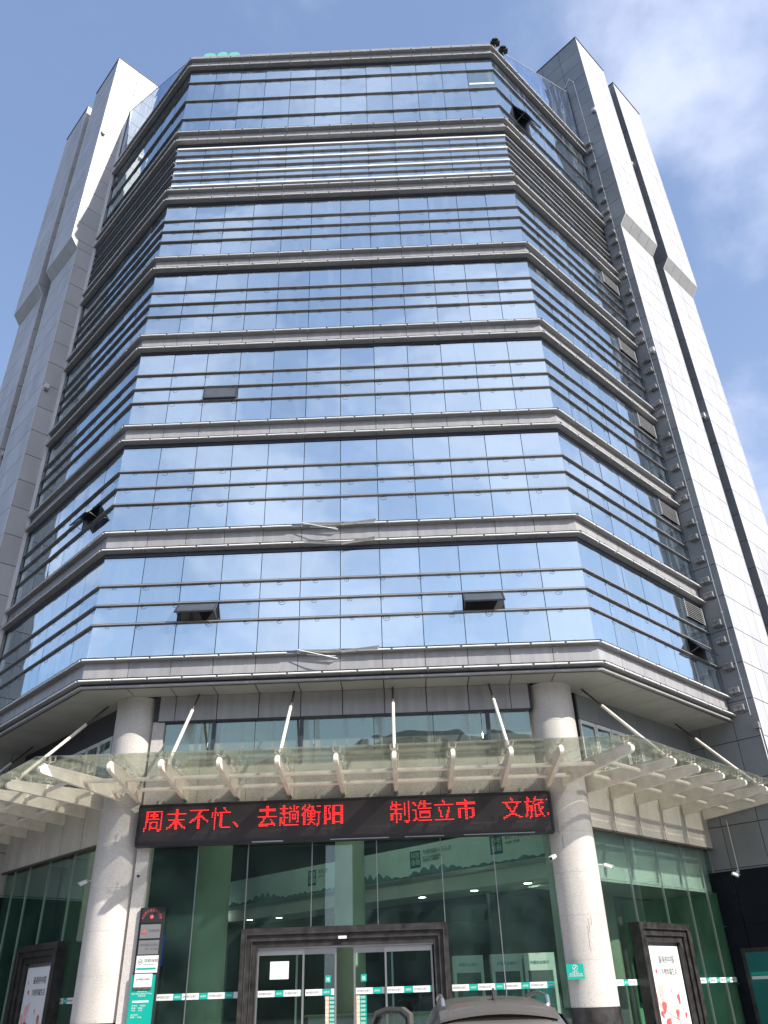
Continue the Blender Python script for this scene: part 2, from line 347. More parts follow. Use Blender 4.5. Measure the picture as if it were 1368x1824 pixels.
for bi, zu in enumerate(bands):
    zl = zu - .6 if bi < 7 else 39.45
    for tagn, fr, sg, xs, a0, a1, m0, m1 in faces():
        for i, p, q, u, v in modules(xs, a0, a1, m0, m1):
            bent = tagn == 'F' and bi in (0, 1) and i in (5, 6)
            run([(.01, zu), (.01, zu - .055), (.15, zu - .068), (.20, zu - .068), (.20, zu + .02)], fr, sg, p, q, u, v, 'upper_ledge_panel', 'ledge')
            run([(.01, zl), (.01, zl - .055), (.15, zl - .075), (.20, zl - .075), (.20, zl + .02)], fr, sg, p, q, u, v, 'lower_ledge_panel', 'ledge')
            run([(.155, zu - .07), (.155, zl + .022), (.2, zl + .022), (.2, zu - .07)], fr, sg, p, q, u, v, 'fascia_panel', 'alu')
        # light tubes and cable along both lips, dark header under the lower ledge
        for zz in (zu, zl):
            mb = None; n = int(round((a1 - a0) / .98)); st = (a1 - a0) / n
            for i in range(n):
                p, q = a0 + i * st + .03, a0 + (i + 1) * st - .03
                if tagn == 'F' and bi in (0, 1) and i in (6, 7) and zz == zu: continue
                P0, P1 = (sg * p, -.014, zz - .026), (sg * q, -.014, zz - .026)
                link('light_tube', shared(('light_tube', n), lambda: MB().tube((0, 0, 0), (q - p, 0, 0), .024, 8), 'tube'), T, fr, (min(P0[0], P1[0]), P0[1], P0[2]))
            mb = MB(); mb.tube((sg * a0, -.012, zz + .016), (sg * a1, -.012, zz + .016), .018, 6)
            for i in range(n):
                p = a0 + (i + random.uniform(.2, .8)) * st
                mb.box(sg * p - .009, sg * p + .009, -.03, .0, zz - .01, zz + .045)
            mb.build('tube_cable', 'wire', T, fr)
        run([(.185, zl - .077), (.185, zl - .21), (.25, zl - .21), (.25, zl - .077)], fr, sg, a0, a1, m0, m1, 'window_header', 'header')

# rails, panes
rows_reg = [1.09, 1.70, 2.33]
def loop_mb(mb, x, y, z, r):
    pts = []
    a0_ = random.uniform(-.5, .5)
    for k in range(7):
        t = -PI * 1.15 + (PI * 1.3) * k / 6 + a0_ * .4
        pts.append((x + r * math.cos(t), y - .02 * k / 6, z - r * .55 + r * .7 * math.sin(t)))
    mb.path(pts, .0065, 5)
    mb.box(x - .009, x + .009, y - .01, y + .02, z - .02, z + .04)
open_spots = {('F', 0, 1, 2), ('F', 0, 1, 9), ('F', 2, 1, 2), ('R', 0, 1, 5), ('R', 6, 1, 1), ('L', 1, 1, 1)}
opened = []
near, far = [], []
for k, b in enumerate(base):
    zt = (tops[k] - .6 if k < 6 else 39.45) - .215
    if k < 5: rz = [b + r for r in rows_reg]
    elif k == 5: rz = [31.08, 31.90, 32.73]
    else: rz = [35.44, 36.84, 38.31]
    cuts = [b + .03] + rz + [zt]
    for tagn, fr, sg, xs, a0, a1, m0, m1 in faces():
        for z in rz:
            run([(.130, z + .018), (.124, z - .020), (.2, z - .020), (.2, z + .018)], fr, sg, a0, a1, m0, m1, 'rail', 'rail')
            mb = MB(); mb.tube((sg * (a0 + .04), .15, z + .028), (sg * (a1 - (.04 if tagn == 'F' else 0)), .15, z + .028), .007, 6)
            mb.build('rail_cable', 'wire', T, fr)
            mb = MB()
            x = a0 + .45
            while x < a1 - .2:
                loop_mb(mb, sg * (x + random.uniform(-.1, .1)), .14, z - .01, random.uniform(.05, .1)); x += 1.0
            mb.build('cable_loops', 'wire', T, fr, kind='stuff')
        if k == 5:
            for z in (30.67, 31.50, 32.35, 33.19):
                run([(.13, z + .036), (.13, z - .036), (.2, z - .036), (.2, z + .036)], fr, sg, a0 + (.05 if 1 else 0), a1, m0, m1, 'louvre_bar', 'bright' if tagn == 'F' else 'rail')
        for r in range(4):
            z0, z1 = cuts[r] + (.02 if r else 0), cuts[r + 1] - .025
            for i in range(len(xs) - 1):
                p, q = xs[i] + .010, xs[i + 1] - .010
                if i == 0: p = a0 + .4142 * .2 + .004
                if tagn == 'F' and i == 11: q = 7.2 - .4142 * .2 - .004
                key = (tagn, k, r, i)
                if key in open_spots: opened.append((key, fr, sg, p, q, z0, z1)); continue
                it = (tagn, k, r, i, fr, sg, p, q, z0, z1)
                (near if (k < 2 or (k == 2 and tagn in 'FR')) else far).append(it)
def pane_rot(): return Matrix.Rotation(random.gauss(0, .006), 4, 'X') @ Matrix.Rotation(random.gauss(0, .006), 4, 'Z')
for tagn, k, r, i, fr, sg, p, q, z0, z1 in near:
    cbox('glass_pane', 'glass', T, fr, sg * p, sg * q, .2, .222, z0, z1, rot=pane_rot())
fm = MB()
odd = []
for tagn, k, r, i, fr, sg, p, q, z0, z1 in far:
    if (tagn, k, r, i) == ('F', 6, 2, 11): odd.append((fr, sg, p, q, z0, z1)); continue
    x0, x1 = sorted((sg * p, sg * q)); c = Vector(((x0 + x1) / 2, .211, (z0 + z1) / 2))
    mm = fr.m @ Matrix.Translation(c) @ pane_rot() @ Matrix.Translation(-c)
    t = MB().box(x0, x1, .2, .222, z0, z1)
    fm.add([mm @ Vector(v) for v in t.v], t.f)
fm.build('upper_glass_panes', 'glass', T, kind='stuff')
for fr, sg, p, q, z0, z1 in odd:
    o = cbox('grey_pane', 'green_old_glass', T, fr, p, q, .2, .222, z0, z1); o['label'] = 'dull grey-green pane with a white blind rail'
    cbox('blind_rail', 'trim', o, fr, p + .03, q - .03, .185, .199, z0 + .35, z0 + .48)
# open top-hung windows
for key, fr, sg, p, q, z0, z1 in opened:
    x0, x1 = sorted((sg * p, sg * q)); ang = {('F', 2, 1, 2): -9, ('R', 6, 1, 1): -24}.get(key, -42); h = z1 - z0
    hole = MB().box(x0, x1, .222, .255, z0, z1).build('window_opening', 'black', T, fr)
    hole['label'] = 'dark opening behind the tilted window'
    if key == ('F', 0, 1, 2):
        MB().poly([(x0 + .1, z0), (x0 + .75, z0), (x0 + .5, z1 - .04), (x0 + .1, z1 - .04)], (.216, .221), 1).build('sunlit_blind', 'tan', T, fr)
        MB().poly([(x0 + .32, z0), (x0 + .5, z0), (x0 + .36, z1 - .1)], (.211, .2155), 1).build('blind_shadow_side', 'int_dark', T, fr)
    wr = bpy.data.objects.new('open_window', None)
    mb = MB()
    for a_, b_, c_, d_ in ((x0, x1, -.045, 0), (x0, x1, -h, -h + .045), (x0, x0 + .04, -h + .045, -.045), (x1 - .04, x1, -h + .045, -.045)):
        mb.box(a_, b_, -.02, .025, c_, d_)
    rot = Matrix.Rotation(math.radians(ang), 4, 'X')
    o = link('open_window', mb.mesh('window_sash', 'header'), T, fr, (0, .165, z1 - .01), 0, None, rot)
    o['label'] = 'top-hung window tilted open' if key != ('F', 2, 1, 2) else 'window barely ajar'
    g = link('window_glass', MB().box(x0 + .045, x1 - .045, -.004, .01, -h + .05, -.05).mesh('window_glass', 'sash'), o, fr, (0, .165, z1 - .01), 0, None, rot)
    mb = MB()
    for xx in (x0 + .03, x1 - .03):
        mb.tube((xx, .21, z0 + .1), (xx, .165 + (h - .1) * math.sin(math.radians(ang)), z1 - (h - .1) * math.cos(math.radians(ang))), .01, 5)
    mb.build('window_stay', 'rail', T, fr)
# louvres behind the right wing's last bay
for k in range(5):
    mb = MB(); z1 = tops[k] - .6 - .28; z0 = z1 - .62
    for j in range(8):
        z = z0 + j * .08; mb.poly([(.12, z), (.12, z + .016), (.17, z + .05), (.17, z + .034)], (-1.42, -.22), 0)
    MB().box(-1.42, -.22, .185, .196, z0, z1).build('louvre_back', 'black', T, RP)
    mb.box(-1.46, -1.42, .12, .198, z0 - .02, z1 + .02); mb.box(-.22, -.18, .12, .198, z0 - .02, z1 + .02)
    mb.build('louvre', 'louvre', T, RP)
# storm-bent ledge strips in the middle of the front
for zz, d1, zs in ((13.88, .02, 1), (9.79, .0, 0)):
    mb = MB()
    for (xa, za, xb, zb) in ((-1.15, .04, .05, -.03), (.05, -.03, 1.1, .05)):
        mb.add([(xa, -.05, zz + za), (xb, -.12, zz + zb), (xb, -.03, zz + zb - .045), (xa, -.01, zz + za - .05),
                (xa, -.04, zz + za + .012), (xb, -.11, zz + zb + .012), (xb, -.02, zz + zb - .033), (xa, 0, zz + za - .038)],
               [(0, 1, 2, 3), (4, 7, 6, 5), (0, 4, 5, 1), (1, 5, 6, 2), (2, 6, 7, 3), (3, 7, 4, 0)])
    o = mb.build('bent_ledge_strip', 'foil', T); o['label'] = 'crumpled silver ledge strip'
    mb = MB().tube((-1.15, -.06, zz + .03), (-.05, -.16, zz - .30), .014, 6); mb.tube((-.9, -.05, zz - .12), (-.1, -.14, zz - .22), .008, 5)
    o = mb.build('hanging_tube', 'tube', T); o['label'] = 'broken light tube hanging loose'
mb = MB()
for (xa, za, xb, zb) in ((-1.1, .0, .05, -.10), (.05, -.10, 1.05, .02)):
    mb.add([(xa, -.05, 13.28 + za), (xb, -.14, 13.28 + zb), (xb, -.03, 13.28 + zb - .05), (xa, -.01, 13.28 + za - .05),
            (xa, -.04, 13.29 + za), (xb, -.13, 13.29 + zb), (xb, -.02, 13.29 + zb - .05), (xa, 0, 13.29 + za - .05)],
           [(0, 1, 2, 3), (4, 7, 6, 5), (0, 4, 5, 1), (1, 5, 6, 2), (2, 6, 7, 3), (3, 7, 4, 0)])
mb.build('bent_ledge_strip', 'foil', T)
# parapets
MB().extr([(.12, 40.122), (.12, 40.47), (.26, 40.47), (.26, 40.122)], -7.2, 7.2, .4142, -.4142).build('parapet_cap', 'alu', T)
def ptop(a_): return 40.47 + (a_ + LEN) * .615
for sg in (1, -1):
    fr = side(sg)
    for i in range(7):
        p, q = WX[i] + .008, WX[i + 1] - .008
        if i == 0: p = -LEN + .05
        zc = [40.13]
        z = 41.6
        while z < ptop(q): zc.append(z); z += 1.5
        zc.append(99)
        for z0, z1 in zip(zc, zc[1:]):
            z0 += .008
            zl_, zr_ = min(z1 - .008, ptop(p)), min(z1 - .008, ptop(q))
            if zl_ <= z0:
                pts = [(p + (q - p) * (z0 - ptop(p)) / (ptop(q) - ptop(p)), z0), (q, z0), (q, zr_)]
                if zr_ > z1 - .01 - .008: pts.append((p + (q - p) * (zr_ - ptop(p)) / (ptop(q) - ptop(p)), zr_))
            elif zl_ < zr_ - 1e-4 and zr_ >= z1 - .0081:
                xm = p + (q - p) * (zr_ - ptop(p)) / (ptop(q) - ptop(p)); pts = [(p, z0), (q, z0), (q, zr_), (xm, zr_), (p, zl_)]
            else: pts = [(p, z0), (q, z0), (q, zr_), (p, zl_)]
            MB().poly([(sg * x, z) for x, z in pts], (.16, .182), 1).build('parapet_pane', 'parapet_glass', T, fr)
    MB().poly([(sg * (-LEN + .1), 40.1), (sg * 0, 40.1), (sg * 0, ptop(0) - .03), (sg * (-LEN + .1), ptop(-LEN) - .03)], (.186, .26), 1).build('parapet_back', 'dark', T, fr)
    mb = MB().tube((sg * (-LEN + .06), .17, ptop(-LEN) + .02), (sg * 0, .17, ptop(0) + .02), .03, 6); mb.build('parapet_coping', 'alu', T, fr)

# underside: trim, soffit panels, beam, wing upper walls
for tagn, fr, sg, xs, a0, a1, m0, m1 in faces():
    run([(.10, 9.04), (.10, 8.99), (.2, 8.985), (.2, 9.04)], fr, sg, a0, a1, m0, m1, 'soffit_trim', 'alu')
    for i, p, q, u, v in modules(xs, a0, a1, m0, m1, .013):
        dp = 1.8 if tagn != 'F' else (1.9 if i in (0, 11) else 1.04)
        run([(.21, 9.0), (dp, 9.0), (dp, 9.03), (.21, 9.03)], fr, sg, p, q, u, v, 'soffit_panel', 'soffit')
        if tagn == 'F' and 1 < i < 10: cbox('beam_panel', 'alu', T, W0, p, q, 1.05, 1.075, 8.30, 8.998)
cbox('beam_panel', 'alu', T, W0, -5.15, FX[2] - .006, 1.05, 1.075, 8.30, 8.998)
cbox('beam_panel', 'alu', T, W0, FX[10] + .006, 5.22, 1.05, 1.075, 8.30, 8.998)
cbox('beam_return', 'header', T, W0, -5.15, 5.22, 1.08, 1.5, 8.27, 8.29)
MB().box(-5.3, 5.3, 1.08, 1.5, 8.295, 9.09).build('front_beam', 'dark', T)
for sg in (1, -1):
    fr = side(sg)
    MB().poly([(sg * -6.55, 6.9), (sg * 0, 6.9), (sg * 0, 9.09), (sg * -6.55, 9.09)], (1.86, 2.4), 1).build('wing_wall', 'dark', T, fr)
    for i in range(6):
        p = -6.55 + i * 1.092
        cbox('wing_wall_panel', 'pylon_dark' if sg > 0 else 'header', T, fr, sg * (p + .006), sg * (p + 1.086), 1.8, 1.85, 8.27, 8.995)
    # white-framed strip windows
    for i in range(8):
        p = -6.55 + i * .82
        wn = MB(); x0, x1 = sorted((sg * (p + .02), sg * (p + .80)))
        for bx in ((x0, x1, 8.15, 8.25), (x0, x1, 7.0, 7.06), (x0, x0 + .06, 7.06, 8.15), (x1 - .06, x1, 7.06, 8.15)): wn.box(bx[0], bx[1], 1.80, 1.86, bx[2], bx[3])
        wo = wn.build('strip_window', 'trim', T, fr)
        cbox('pane', 'spandrel', wo, fr, x0 + .06, x1 - .06, 1.83, 1.84, 7.06, 8.15)
    # granite band of the wing with pilaster strips
    for i, (p, q) in enumerate(((-6.75, -5.6), (-5.5, -4.25), (-4.15, -2.9), (-2.8, -1.55), (-1.45, 0))):
        cbox('granite_panel', 'granite_d', T, fr, sg * p, sg * q, 1.8, 1.9, 5.30, 6.9)
        if i: cbox('pilaster_strip', 'granite_d', T, fr, sg * (p - .1), sg * p, 1.775, 1.9, 5.30, 6.9)
    cbox('lintel_edge', 'dark_brown', T, fr, sg * -6.75, sg * 0, 1.79, 1.9, 5.25, 5.297)
# front granite band and clerestory
for i in range(8):
    p = -5.2 + i * 1.3
    cbox('granite_panel', 'granite_d', T, W0, p + .004, p + 1.296, 1.15, 1.3, 5.1, 7.02)
cx_ = [-5.02, -3.74, -2.45, -.80, .86, 2.51, 3.85, 5.2]
for p, q in zip(cx_, cx_[1:]):
    cbox('clerestory_pane', 'spandrel', T, W0, p + .008, q - .008, 1.2, 1.215, 7.03, 8.27)
for x in (-3.6, -1.15, 4.02): cbox('clerestory_post', 'header', T, W0, x - .045, x + .045, 1.12, 1.19, 7.03, 8.27)
cbox('granite_pier', 'granite', T, W0, -5.3, -4.98, 1.1, 1.5, .12, 8.29)

# ------------------------------------------------------------------ pylons
def pylon(sg, a0, a1, label, trimside=False):
    fr = side(sg)
    P = thing('clad_pylon', label, 'tower', (sg * (a0 + a1) / 2, 1.5, 0), fr, 'pale clad pylons flanking the glass tower')
    X = lambda *t: sorted(sg * v for v in t)
    x0, x1 = X(a0 + .02, a1 - .02)
    mb = MB().box(x0, x1, -.70, 5, 0, 33.1); mb.box(x0, x1, -1.08, 5, 33.56, 49.28)
    mb.poly([(-.70, 33.1), (5, 33.1), (5, 33.56), (-1.08, 33.56)], (x0, x1), 0)
    mb.build('pylon_core', 'dark', P, fr)
    lows = [0, .95] + [.95 + 1.236 * i for i in range(1, 27)]; lows = lows[:27] + [33.02]
    ups = [33.56 + 1.2115 * i for i in range(14)]
    cw = (a1 - a0) / 4
    for zs, y in ((lows, -.72), (ups, -1.10)):
        for z0, z1 in zip(zs, zs[1:]):
            if z1 < 1.5: continue
            for c in range(4):
                p, q = a0 + c * cw + .010, a0 + (c + 1) * cw - .010
                cbox('cladding_panel', 'pylon', P, fr, sg * p, sg * q, y, y + .02, z0 + .014, z1 - .014)
    # chamfer below the overhang
    for c in range(4):
        p, q = a0 + c * cw + .008, a0 + (c + 1) * cw - .008
        MB().poly([(-.72, 33.04), (-1.10, 33.54), (-1.08, 33.56), (-.70, 33.06)], tuple(X(p, q)), 0).build('chamfer_panel', 'chamfer', P, fr)
    # return face towards the glass: dark on the right, pale trim on its edge
    ry = [(.15, 1.35), (1.35, 2.6), (2.6, 4.0)]
    for zs, yf in ((lows, -.72), (ups, -1.10)):
        for z0, z1 in zip(zs, zs[1:]):
            for ya, yb in [(yf, .15)] + ry:
                if ya > .2 and 9.6 < z0 < 38 and a0 < 1: continue      # hidden inside the building
                if a0 > 1 and ya > 1.4: continue
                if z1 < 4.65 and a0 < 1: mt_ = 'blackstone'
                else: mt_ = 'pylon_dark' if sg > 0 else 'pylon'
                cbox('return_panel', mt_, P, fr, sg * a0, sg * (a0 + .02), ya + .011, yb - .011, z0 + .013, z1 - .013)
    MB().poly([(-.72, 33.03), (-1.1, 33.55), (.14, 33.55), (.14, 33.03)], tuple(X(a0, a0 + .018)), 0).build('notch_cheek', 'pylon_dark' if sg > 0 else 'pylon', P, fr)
    mb = MB()
    for xe in (a0 - .004, a1 - .02):
        x_0, x_1 = X(xe, xe + .024)
        mb.box(x_0, x_1, -.735, -.722, 0, 33.02); mb.box(x_0, x_1, -1.115, -1.102, 33.55, 49.3)
        mb.poly([(-.735, 33.02), (-1.115, 33.55), (-1.102, 33.55), (-.722, 33.02)], (x_0, x_1), 0)
    mb.build('edge_trim', 'trim', P, fr)
    mb = MB().box(*X(a0 - .03, a1 + .03), -1.14, 5, 49.3, 49.36); mb.build('coping', 'header', P, fr)
    if trimside:
        cbox('inner_face_trim', 'trim', P, fr, sg * -.04, sg * -.002, .0, .13, 9.4, 46.2)
pylon(1, 0, 2.93, 'right-hand pylon with pale sunlit face, the one touching the glass front')
pylon(1, 4.0, 7.05, 'outermost pale pylon at the right edge of the building, past the dark slot')
pylon(-1, 0, 2.93, 'left-hand grey pylon with sunlit return face, the one touching the glass front', True)
pylon(-1, 4.0, 7.05, 'outermost grey pylon at the left edge of the building, past the dark slot')
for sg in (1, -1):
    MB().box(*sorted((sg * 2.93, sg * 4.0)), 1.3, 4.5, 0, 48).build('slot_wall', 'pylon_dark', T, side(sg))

# ------------------------------------------------------------------ granite columns
for sg, lb in ((1, 'round speckled granite column right of the LED sign, on a black base'), (-1, 'round speckled granite column left of the LED sign, lit by striped shadows')):
    P = thing('granite_column', lb, 'column', (sg * 5.87, 1.6, 0), group='granite columns at the entrance')
    def cyl(r, h): return lambda: MB().tube((0, 0, 0), (0, 0, h), r, 72)
    link('black_base', shared('black_base', cyl(.67, 1.11), 'marble'), P, W0, (sg * 5.87, 1.6, .12))
    link('joint_core', shared('joint_core', cyl(.642, 7.7), 'floodl'), P, W0, (sg * 5.87, 1.6, 1.24))
    z = 1.235
    while z < 8.9:
        h = min(.955, 8.998 - z)
        link('drum', shared(('drum', round(h, 3)), cyl(.65, h - .004), 'granite'), P, W0, (sg * 5.87, 1.6, z)); z += .955

# cracks and a run stain on the right shaft
crk = [o for o in bpy.data.objects if o.name.startswith('granite_column')][0]
for (x, z0, z1) in ((5.55, 5.35, 5.0), (5.62, 4.95, 4.7), (5.95, 3.05, 2.75), (6.02, 3.1, 2.95), (5.9, 2.9, 2.4)):
    yy = 1.6 - math.sqrt(.65 ** 2 - (x - 5.87) ** 2); mb = MB(); xx = x; z = z0
    while z > z1:
        nx_ = xx + random.uniform(-.012, .012); nz = z - .06
        mb.tube((xx, yy - .001, z), (nx_, yy - .001, nz), .0035, 4); xx, z = nx_, nz
    mb.build('crack', 'wire', crk)

# ------------------------------------------------------------------ canopy
C = thing('entrance_canopy', 'glass entrance canopy on cream tapered steel beams above the LED sign', 'canopy', (0, 1.1, 6.1))
ZT = 6.56
def beam_mesh(L_):
    """beam from the wall (y=0) out to y=-L_, rounded nose, bottom tapering up"""
    mb = MB(); hw = .05
    top, bw, bt = 0, -.42, -.19
    pts = [(0, top), (0, bw)]
    yn = -L_ + .12
    pts.append((yn, bt))
    for k in range(1, 8):
        t = -PI / 2 - PI * k / 8; pts.append((yn + .095 * math.cos(t), bt / 2 + .095 * math.sin(t)))
    pts.append((yn, top))
    mb.poly(pts, (-hw, hw), 0)
    mb.tube((0, .0, .0), (0, yn, .0), hw * 1.15, 10)
    return mb
def spider():
    mb = MB().tube((0, 0, 0), (0, 0, .13), .018, 6); mb.box(-.03, .03, -.03, .03, .09, .13)
    for i in range(4):
        a_ = PI / 4 + i * PI / 2; x, y = .12 * math.cos(a_), .12 * math.sin(a_)
        mb.tube((0, 0, .11), (x, y, .13), .012, 5); mb.tube((x, y, .13), (x, y, .20), .009, 5); mb.tube((x, y, .172), (x, y, .184), .026, 8); mb.tube((x, y, .21), (x, y, .22), .026, 8)
    return mb
SPI = spider().mesh('spider_fitting', 'steel_w')
BX = [-5.42, -4.19, -2.79, -1.39, 0.02, 1.42, 2.83, 4.22, 5.42]
bm_f = beam_mesh(2.68).mesh('canopy_beam', 'steel_w')
GZ = ZT + .185
for x in BX:
    link('canopy_beam', bm_f, C, W0, (x, 1.15, ZT))
    for y in (-1.25, -.35, .55): link('spider_fitting', SPI, C, W0, (x, y, ZT))
for sg in (1, -1):   # diagonal corner beams
    p0 = Vector((sg * 5.75, 1.15, 0)); p1 = Vector((sg * 7.12, -1.52, 0)); d = p1 - p0
    ang = math.atan2(d.x, -d.y)
    link('canopy_beam', shared(('cb', sg), lambda: beam_mesh(d.length), 'steel_w'), C, W0, (p0.x, p0.y, ZT), ang)
    for t in (.9, .5): q = p0 + d * t; link('spider_fitting', SPI, C, W0, (q.x, q.y, ZT), ang)
WB = [-6.8, -5.55, -4.2, -2.85, -1.5, -.14]
bm_w = beam_mesh(2.78).mesh('canopy_beam', 'steel_w')
for sg in (1, -1):
    for a_ in WB:
        link('canopy_beam', bm_w, C, side(sg), (sg * a_, 1.79, ZT))
        for y in (-.75, .15, 1.1): link('spider_fitting', SPI, C, side(sg), (sg * a_, y, ZT))
# purlin tubes between the beams, front and wings
for y, z in ((-.28, 6.42), (.62, 6.36)):
    xs = [-6.3 - (.35 if y < 0 else 0)] + BX + [6.3 + (.35 if y < 0 else 0)]
    t_ = (1.15 - y) / 2.67; xe = 5.75 + 1.37 * t_
    xs = [-xe] + BX + [xe]
    for p, q in zip(xs, xs[1:]):
        MB().tube((p + .05, y, z), (q - .05, y, z), .052, 14).build('purlin', 'steel_w', C)
for sg in (1, -1):
    for y, z, a0_ in ((.05, 6.42, -8.35), (.95, 6.36, -7.75)):
        ws = [a0_] + WB
        for p, q in zip(ws, ws[1:]):
            MB().tube((sg * (p + .05), y, z), (sg * (q - .05), y, z), .052, 14).build('purlin', 'steel_w', C, side(sg))
# glass
def gp(fr, pts, lbl='canopy_pane'): MB().poly(pts, (GZ, GZ + .014), 2).build(lbl, 'cglass', C, fr)
yr = [(-1.5, -.36), (-.34, 1.12)]
for y0, y1 in yr:
    for p, q in zip(BX, BX[1:]): gp(W0, [(p + .01, y0), (q - .01, y0), (q - .01, y1), (p + .01, y1)])
for sg in (1, -1):
    q = lambda *pts: [(sg * x, y) for x, y in pts]
    gp(W0, q((5.43, -1.5), (7.2, -1.5), (6.63, -.36), (5.43, -.36)))
    gp(W0, q((5.43, -.34), (6.61, -.34), (5.9, 1.12), (5.43, 1.12)))
    # corner of the wing, then wing panes
    fr = side(sg)
    def loc(x, y):
        v = fr.m.inverted() @ Vector((sg * x, y, 0)); return (v.x, v.y)
    a6 = lambda a_, y: (sg * a_, y)
    gp(fr, [loc(7.22, -1.5), a6(-6.81, -1.02), a6(-6.81, .1), loc(6.65, -.36)])
    gp(fr, [loc(6.63, -.34), a6(-6.81, .12), a6(-6.81, 1.75), loc(5.95, 1.12)])
    for p, r in zip(WB, WB[1:]):
        for y0, y1 in ((-1.02, .1), (.12, 1.75)):
            gp(fr, [a6(p + .01, y0), a6(r - .01, y0), a6(r - .01, y1), a6(p + .01, y1)])
# tie rods
def rod(p0, p1, fr):
    p0 = Vector(p0); p1 = Vector(p1); m_ = p0.lerp(p1, .27)
    o = MB().tube(m_, p1, .045, 10).build('tie_rod', 'steel_w', C, fr)
    MB().tube(p0, m_, .03, 8).build('rod_shaded_top', 'dark_brown', o, fr)  # shaded upper stretch of the rod, its shade put into a dark colour
    MB().box(p1.x - .03, p1.x + .03, p1.y - .06, p1.y + .06, p1.z - .12, p1.z + .03).build('rod_bracket', 'steel_w', o, fr)
for x, xb in ((-4.05, -4.05), (-1.36, -1.38), (1.42, 1.42), (4.13, 4.2)): rod((x, .98, 9.0), (xb, -1.2, ZT + .08), W0)
for sg in (1, -1):
    rod((sg * -6.75, 1.45, 9.0), (sg * -6.8, -.7, ZT + .08), side(sg)); rod((sg * -1.3, 1.5, 9.0), (sg * -1.5, -.7, ZT + .08), side(sg))

# ------------------------------------------------------------------ LED sign
L = thing('led_sign', 'long black LED board scrolling red Chinese characters over the entrance', 'sign', (0, .95, 5.05))
MB().box(-5.27, 5.38, .86, 1.1, 5.05, 6.0).build('sign_panel', 'ledbg', L)
mb = MB()
for bx in ((-5.30, 5.41, 5.01, 5.06), (-5.30, 5.41, 5.99, 6.03)): mb.box(bx[0], bx[1], .83, 1.12, bx[2], bx[3])
mb.box(-5.31, -5.265, .83, 1.12, 5.06, 5.99); mb.box(5.375, 5.42, .83, 1.12, 5.06, 5.99)
mb.build('sign_frame', 'black', L)
mb = MB()
for x0, x1 in ((-.3, 1.2), (1.6, 2.6), (3.1, 4.9)): mb.box(x0, x1, .822, .829, 5.012, 5.035)
mb.box(-2.3, -1.5, .822, .829, 5.01, 5.045); mb.build('scuffed_edge', 'chrome', L)
GL = {'周': '000000003ffc318437e437e431843ff4300437e426242424262467e4441c4018', '末': '00000180018001807ffe0180018001803ffc03c007e00db01998718e41820000', '不': '000000007ffe00c00180018003e007b01d983986618201800180018001800000', '忙': '00001060102010105bfe55805580518011801180118011801180118010fe1000', '、': '0000000000000000000000000000000000000000000060003000180008000000', '去': '0000018001803ffc3ffc0180018001807ffe060004200c1018183ffc3f840000', '趟': '0000181018967ed4181018fe7f8618ba08aa6eaa68ba6882788658004ffe0000', '衡': '0000120033ce66c05cc01fe035be77e475a437e4318437e431843344362c0008', '阳': '000000007dfe65866986698669866dfe65fe658665867d86618661fe61860000', '制': '0000240224123f926c1244127fd20c120c127f926492648264826582041e040c', '造': '00000160636033fe1660046007fe700013fc13fc1204120413fc380067fe0000', '立': '00000100018000807ffe0000081008100c30043004200460066000407ffe0000', '市': '0000010001807ffe7ffe018001803ffc318c318c318c318c318c31b801800000', '文': '00000100018000807ffe181808100c300660024003c0018007e01c38700e4000', '旅': '0000104018c018fe7e84311e30f03e903696369c36982488248c64f44cc20800'}
pit = .0365
for ch, x in (('周', -5.17), ('末', -4.58), ('不', -4.0), ('忙', -3.42), ('、', -2.86), ('去', -2.22), ('趟', -1.65), ('衡', -1.08), ('阳', -.5), ('制', 1.22), ('造', 1.79), ('立', 2.36), ('市', 2.93), ('文', 4.12), ('旅', 4.69)):
    h = GL[ch]; mb = MB()
    for r in range(16):
        bits = int(h[r * 4:r * 4 + 4], 16)
        for c in range(16):
            if bits >> (15 - c) & 1:
                xx, zz = x + c * pit * .97, 5.93 - r * pit
                mb.box(xx, xx + pit * .76, .852, .861, zz - .014, zz)
    mb.build('led_character', 'led', L)
mb = MB()
for r in (3, 12, 13): mb.box(5.29, 5.32, .852, .861, 5.93 - r * pit - .017, 5.93 - r * pit)
mb.build('led_character', 'led', L)

# ------------------------------------------------------------------ lobby interior
lob = struct(MB().box(-12, 12, 1.3, 17, .0, .125).build('lobby_floor', 'int_floor'))
struct(MB().box(-12, 12, 16.8, 17, .13, 9).build('lobby_back_wall', 'int_dark'))
struct(MB().poly([(-5.2, 1.52), (5.2, 1.52), (6.6, 2.3), (12.2, 7.8), (12.2, 16.7), (-12.2, 16.7), (-12.2, 7.8), (-6.6, 2.3)], (8.28, 8.4), 2).build('lobby_ceiling', 'int_dark'))
mz = thing('mezzanine_balcony', 'mezzanine balcony with a pale printed banner running across the lobby behind the glass', 'balcony', (0, 7, 4))
MZ = Fr(5.5, 1.95, 135)    # x runs back-left along the balcony, -y of this frame... banner faces the door
MB().box(.2, 15.5, -1.6, -.02, 4.12, 4.5).build('balcony_slab', 'int_white', mz, MZ)
ban = MB().box(.2, 15.5, -.05, 0, 4.62, 5.5).build('banner', 'banner', mz, MZ)
gr = MB()
for j in range(5): gr.box(.2, 15.5, -.03, .02, 4.50 + j * .024, 4.512 + j * .024)
gr.build('air_grille', 'chrome', mz, MZ)
